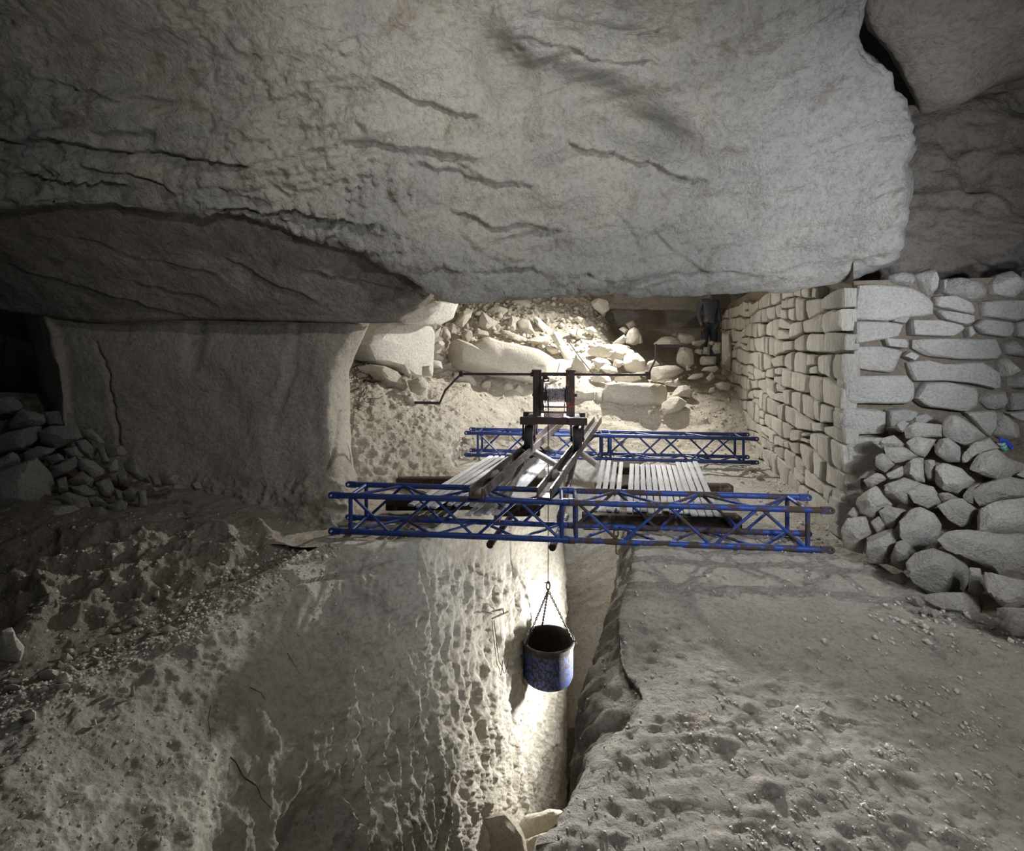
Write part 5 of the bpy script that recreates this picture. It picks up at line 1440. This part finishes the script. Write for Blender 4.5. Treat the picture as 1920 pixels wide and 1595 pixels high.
for i, (q, lb) in enumerate(zip(CHIPS, ('small stone on the dirt behind the dark girder end by the masonry', 'low stone beside the foot of the dark girder end', 'flat stone on the ground between dark girder and bearer end', 'knobby stone on the ground nearest the base of the masonry wall'))):
    ground_stone(q, i, ['floor'], M_BACKSTONE, lb, None, 2300)

# grit: too small to tell apart
def grit(name, spots, terr, mat, seed, label):
    rg = np.random.default_rng(seed); V = []; Q = []
    base = np.array([(1, 0, 0), (-1, 0, 0), (0, 1, 0), (0, -1, 0), (0, 0, 1), (0, 0, -1)], float)
    F8 = [(0, 2, 4), (2, 1, 4), (1, 3, 4), (3, 0, 4), (2, 0, 5), (1, 2, 5), (3, 1, 5), (0, 3, 5)]
    for x, y, r in spots:
        h = hit(x, y, terr)
        if h is None or h[2].z < .25: continue
        s = r / F * h[0].y
        M = np.array(Matrix.Rotation(rg.uniform(0, 6.28), 3, 'Z') @ Matrix.Rotation(rg.uniform(0, 1), 3, 'X'))
        b = (base * rg.uniform(.6, 1.25, (6, 1)) * np.array([1.2, .95, .75]) * s) @ M.T + np.array(h[0]) + np.array([0, 0, s * .25])
        n = len(V) * 6; V.append(b); Q += [tuple(n + k for k in f) for f in F8]
    o = mesh_np(name, np.concatenate(V), np.array(Q), mat, smooth=False); tag(o, label, 'grit', kind='stuff')
rg = np.random.default_rng(41); sp = []
gl_line = [(0, 1325), (150, 1275), (300, 1195), (450, 1110), (620, 1020)]
for _ in range(1100):
    x = rg.uniform(-10, 640); y = np.interp(x, [p[0] for p in gl_line], [p[1] for p in gl_line]) + rg.normal(-4, 24); sp.append((x, y, abs(rg.normal(0, 2.2)) + 1.2))
for _ in range(500):
    sp.append((rg.uniform(0, 640), rg.uniform(960, 1250), abs(rg.normal(0, 1.6)) + 1.0))
for _ in range(300):
    sp.append((rg.uniform(0, 420), rg.uniform(1330, 1590), abs(rg.normal(0, 1.8)) + 1.2))
grit('gully_grit', sp, ['wall_pit', 'floor_bank'], M_GRIT, 42, 'fine limestone grit strewn along the gully and bank')
sp = []
for _ in range(900):
    y = 1040 + 560 * rg.random() ** .8; x = rg.uniform(1010, 1920); sp.append((x, y, abs(rg.normal(0, 1.7)) + .9))
for _ in range(24):
    cx, cy = rg.uniform(1300, 1920), rg.uniform(1250, 1595)
    for _ in range(14): sp.append((cx + rg.normal(0, 22), cy + rg.normal(0, 10), abs(rg.normal(0, 2.6)) + 1.0))
for _ in range(120): sp.append((rg.uniform(1640, 1920), 1110 + rg.uniform(0, 60) + rg.uniform(0, 60), abs(rg.normal(0, 3)) + 1.2))
for _ in range(260): sp.append((rg.uniform(1360, 1580), rg.uniform(860, 1040), abs(rg.normal(0, 1.4)) + .8))
grit('floor_grit', sp, ['floor'], M_GRIT, 43, 'fine limestone grit and crumbs scattered over the trodden floor')
sp = []
for _ in range(1500):
    x, y = rg.uniform(660, 1400), rg.uniform(560, 860); sp.append((x, y, abs(rg.normal(0, 1.8)) + .8))
for _ in range(700):
    x, y = rg.uniform(880, 1160), rg.uniform(560, 660); sp.append((x, y, abs(rg.normal(0, 3.2)) + 1.2))
grit('debris_grit', sp, ['floor_chamber'], M_BACKSTONE, 44, 'small broken limestone chips covering the debris slope')
# ------------------------------------------------------------------ the visitor standing at the far end, head behind the lintel from here
def skin(name, joints, edges, mat, parent=None, sub=2):
    me = bpy.data.meshes.new(name); me.from_pydata([j[0] for j in joints], edges, []); me.update()
    o = bpy.data.objects.new(name, me); COL.objects.link(o)
    m = o.modifiers.new('skin', 'SKIN'); m.use_smooth_shade = True
    for sv, j in zip(me.skin_vertices[0].data, joints):
        r = j[1]; sv.radius = r if isinstance(r, tuple) else (r, r)
    me.skin_vertices[0].data[0].use_root = True
    s = o.modifiers.new('sub', 'SUBSURF'); s.levels = sub; s.render_levels = sub
    dg = bpy.context.evaluated_depsgraph_get()
    nm = bpy.data.meshes.new_from_object(o.evaluated_get(dg)); nm.name = name
    o.modifiers.clear(); o.data = nm; bpy.data.meshes.remove(me)
    nm.materials.clear(); nm.materials.append(mat); nm.shade_smooth()
    if parent is not None: o.parent = parent
    return o
M_SKIN, M_JEAN, M_SHIRT, M_HAIR, M_SHOE = plain('skin', (.42, .27, .20), .6), plain('denim', (.09, .11, .14), .9), plain('grey_blue_cotton', (.17, .185, .20), .9), plain('dark_hair', (.03, .022, .018), .7), plain('shoe_leather', (.06, .045, .035), .6)
px_, py_ = (1330 - CX) / F * 10.35, 10.35
gz = ground_z(px_, py_, ['floor_chamber'], 3.0) or 1.25
J = [((0, 0, .97), .10), ((0, 0, 1.15), (.115, .085)), ((0, .01, 1.36), (.15, .095)), ((0, .01, 1.47), (.07, .06)), ((0, -.005, 1.53), .052), ((0, -.02, 1.60), (.072, .085)), ((0, -.02, 1.68), (.074, .092)), ((0, -.015, 1.735), (.05, .06)),
     ((.09, 0, .90), .085), ((.10, -.02, .50), .055), ((.105, .02, .09), .040), ((.11, -.10, .035), .035),
     ((-.09, 0, .90), .085), ((-.12, .02, .50), .055), ((-.13, .06, .09), .040), ((-.15, -.06, .035), .035),
     ((.19, .01, 1.42), .050), ((.245, .03, 1.15), .040), ((.235, -.06, .93), .030), ((.232, -.085, .86), (.022, .034)),
     ((-.19, .01, 1.42), .050), ((-.25, .03, 1.15), .040), ((-.24, -.05, .93), .030), ((-.237, -.075, .86), (.022, .034))]
E = [(0, 1), (1, 2), (2, 3), (3, 4), (4, 5), (5, 6), (6, 7), (0, 8), (8, 9), (9, 10), (10, 11), (0, 12), (12, 13), (13, 14), (14, 15), (2, 16), (16, 17), (17, 18), (18, 19), (2, 20), (20, 21), (21, 22), (22, 23)]
person = skin('person', J, E, M_SKIN)
for sx, hb in ((1, (.232, -.085, .86)), (-1, (-.237, -.075, .86))):          # fingers, loosely curled
    for k, (dx, ln) in enumerate(((-.024, .070), (-.008, .080), (.008, .076), (.022, .060))):
        b0 = Vector(hb) + Vector((0, dx, -.03))
        f = skin('finger', [(tuple(b0), .010), (tuple(b0 + Vector((0, -.004, -ln * .5))), .009), (tuple(b0 + Vector((-sx * .016, -.006, -ln))), .007)], [(0, 1), (1, 2)], M_SKIN, person, 1)
    b0 = Vector(hb) + Vector((0, -.03, .0)); skin('thumb', [(tuple(b0), .011), (tuple(b0 + Vector((-sx * .01, -.02, -.03))), .010), (tuple(b0 + Vector((-sx * .015, -.022, -.06))), .008)], [(0, 1), (1, 2)], M_SKIN, person, 1)
tj = [(p, tuple(q * 1.22 for q in (r if isinstance(r, tuple) else (r, r)))) for p, r in J]
skin('shirt', [((0, 0, .82), (.15, .12)), tj[1], tj[2], ((0, .01, 1.455), (.085, .075)), tj[16], tj[17], tj[18], tj[20], tj[21], tj[22]], [(0, 1), (1, 2), (2, 3), (2, 4), (4, 5), (5, 6), (2, 7), (7, 8), (8, 9)], M_SHIRT, person)
skin('trousers', [((0, 0, .95), (.135, .11)), ((.09, 0, .88), .10), ((.10, -.02, .50), .075), ((.105, .02, .08), .062), ((-.09, 0, .88), .10), ((-.12, .02, .50), .075), ((-.13, .06, .08), .062)], [(0, 1), (1, 2), (2, 3), (0, 4), (4, 5), (5, 6)], M_JEAN, person)
for x, y in ((.108, 0), (-.14, .04)):
    skin('shoe', [((x, y + .04, .05), .048), ((x, y - .06, .042), .044), ((x, y - .14, .035), .036)], [(0, 1), (1, 2)], M_SHOE, person, 1)
m = MB(); m.lathe([(.079, -.01), (.092, .03), (.090, .07), (.070, .105), (.03, .122), (0, .125)], (0, 0, 1.63), (0, 0, 1), 20); m.v = [(x, y * 1.15 - .005, z) for x, y, z in m.v]; m.build('hair', M_HAIR, person)
m = MB()
for sx in (-.03, .03): m.lathe([(0, -.008), (.010, -.004), (.012, 0), (.010, .004), (0, .008)], (sx, -.104, 1.635), (0, 1, 0), 10)
m.build('eyes', M_HAIR, person)
m = MB(); m.path([(0, -.108, 1.64), (0, -.125, 1.605), (0, -.112, 1.595)], .010, 8); m.build('nose', M_SKIN, person)
m = MB(); m.path([(-.024, -.100, 1.567), (0, -.107, 1.565), (.024, -.100, 1.567)], .005, 6); m.build('mouth', M_RIM, person)
for sx in (-.082, .082): m = MB(); m.lathe([(0, -.008), (.022, -.006), (.026, 0), (.022, .006), (0, .008)], (sx, -.01, 1.62), (1, 0, 0), 12); m.build('ear', M_SKIN, person)
person.location = (px_, py_, gz); person.rotation_euler = (0, 0, .25)
tag(person, 'person in dark jeans and grey blue top standing behind the far stones by the masonry', 'person')
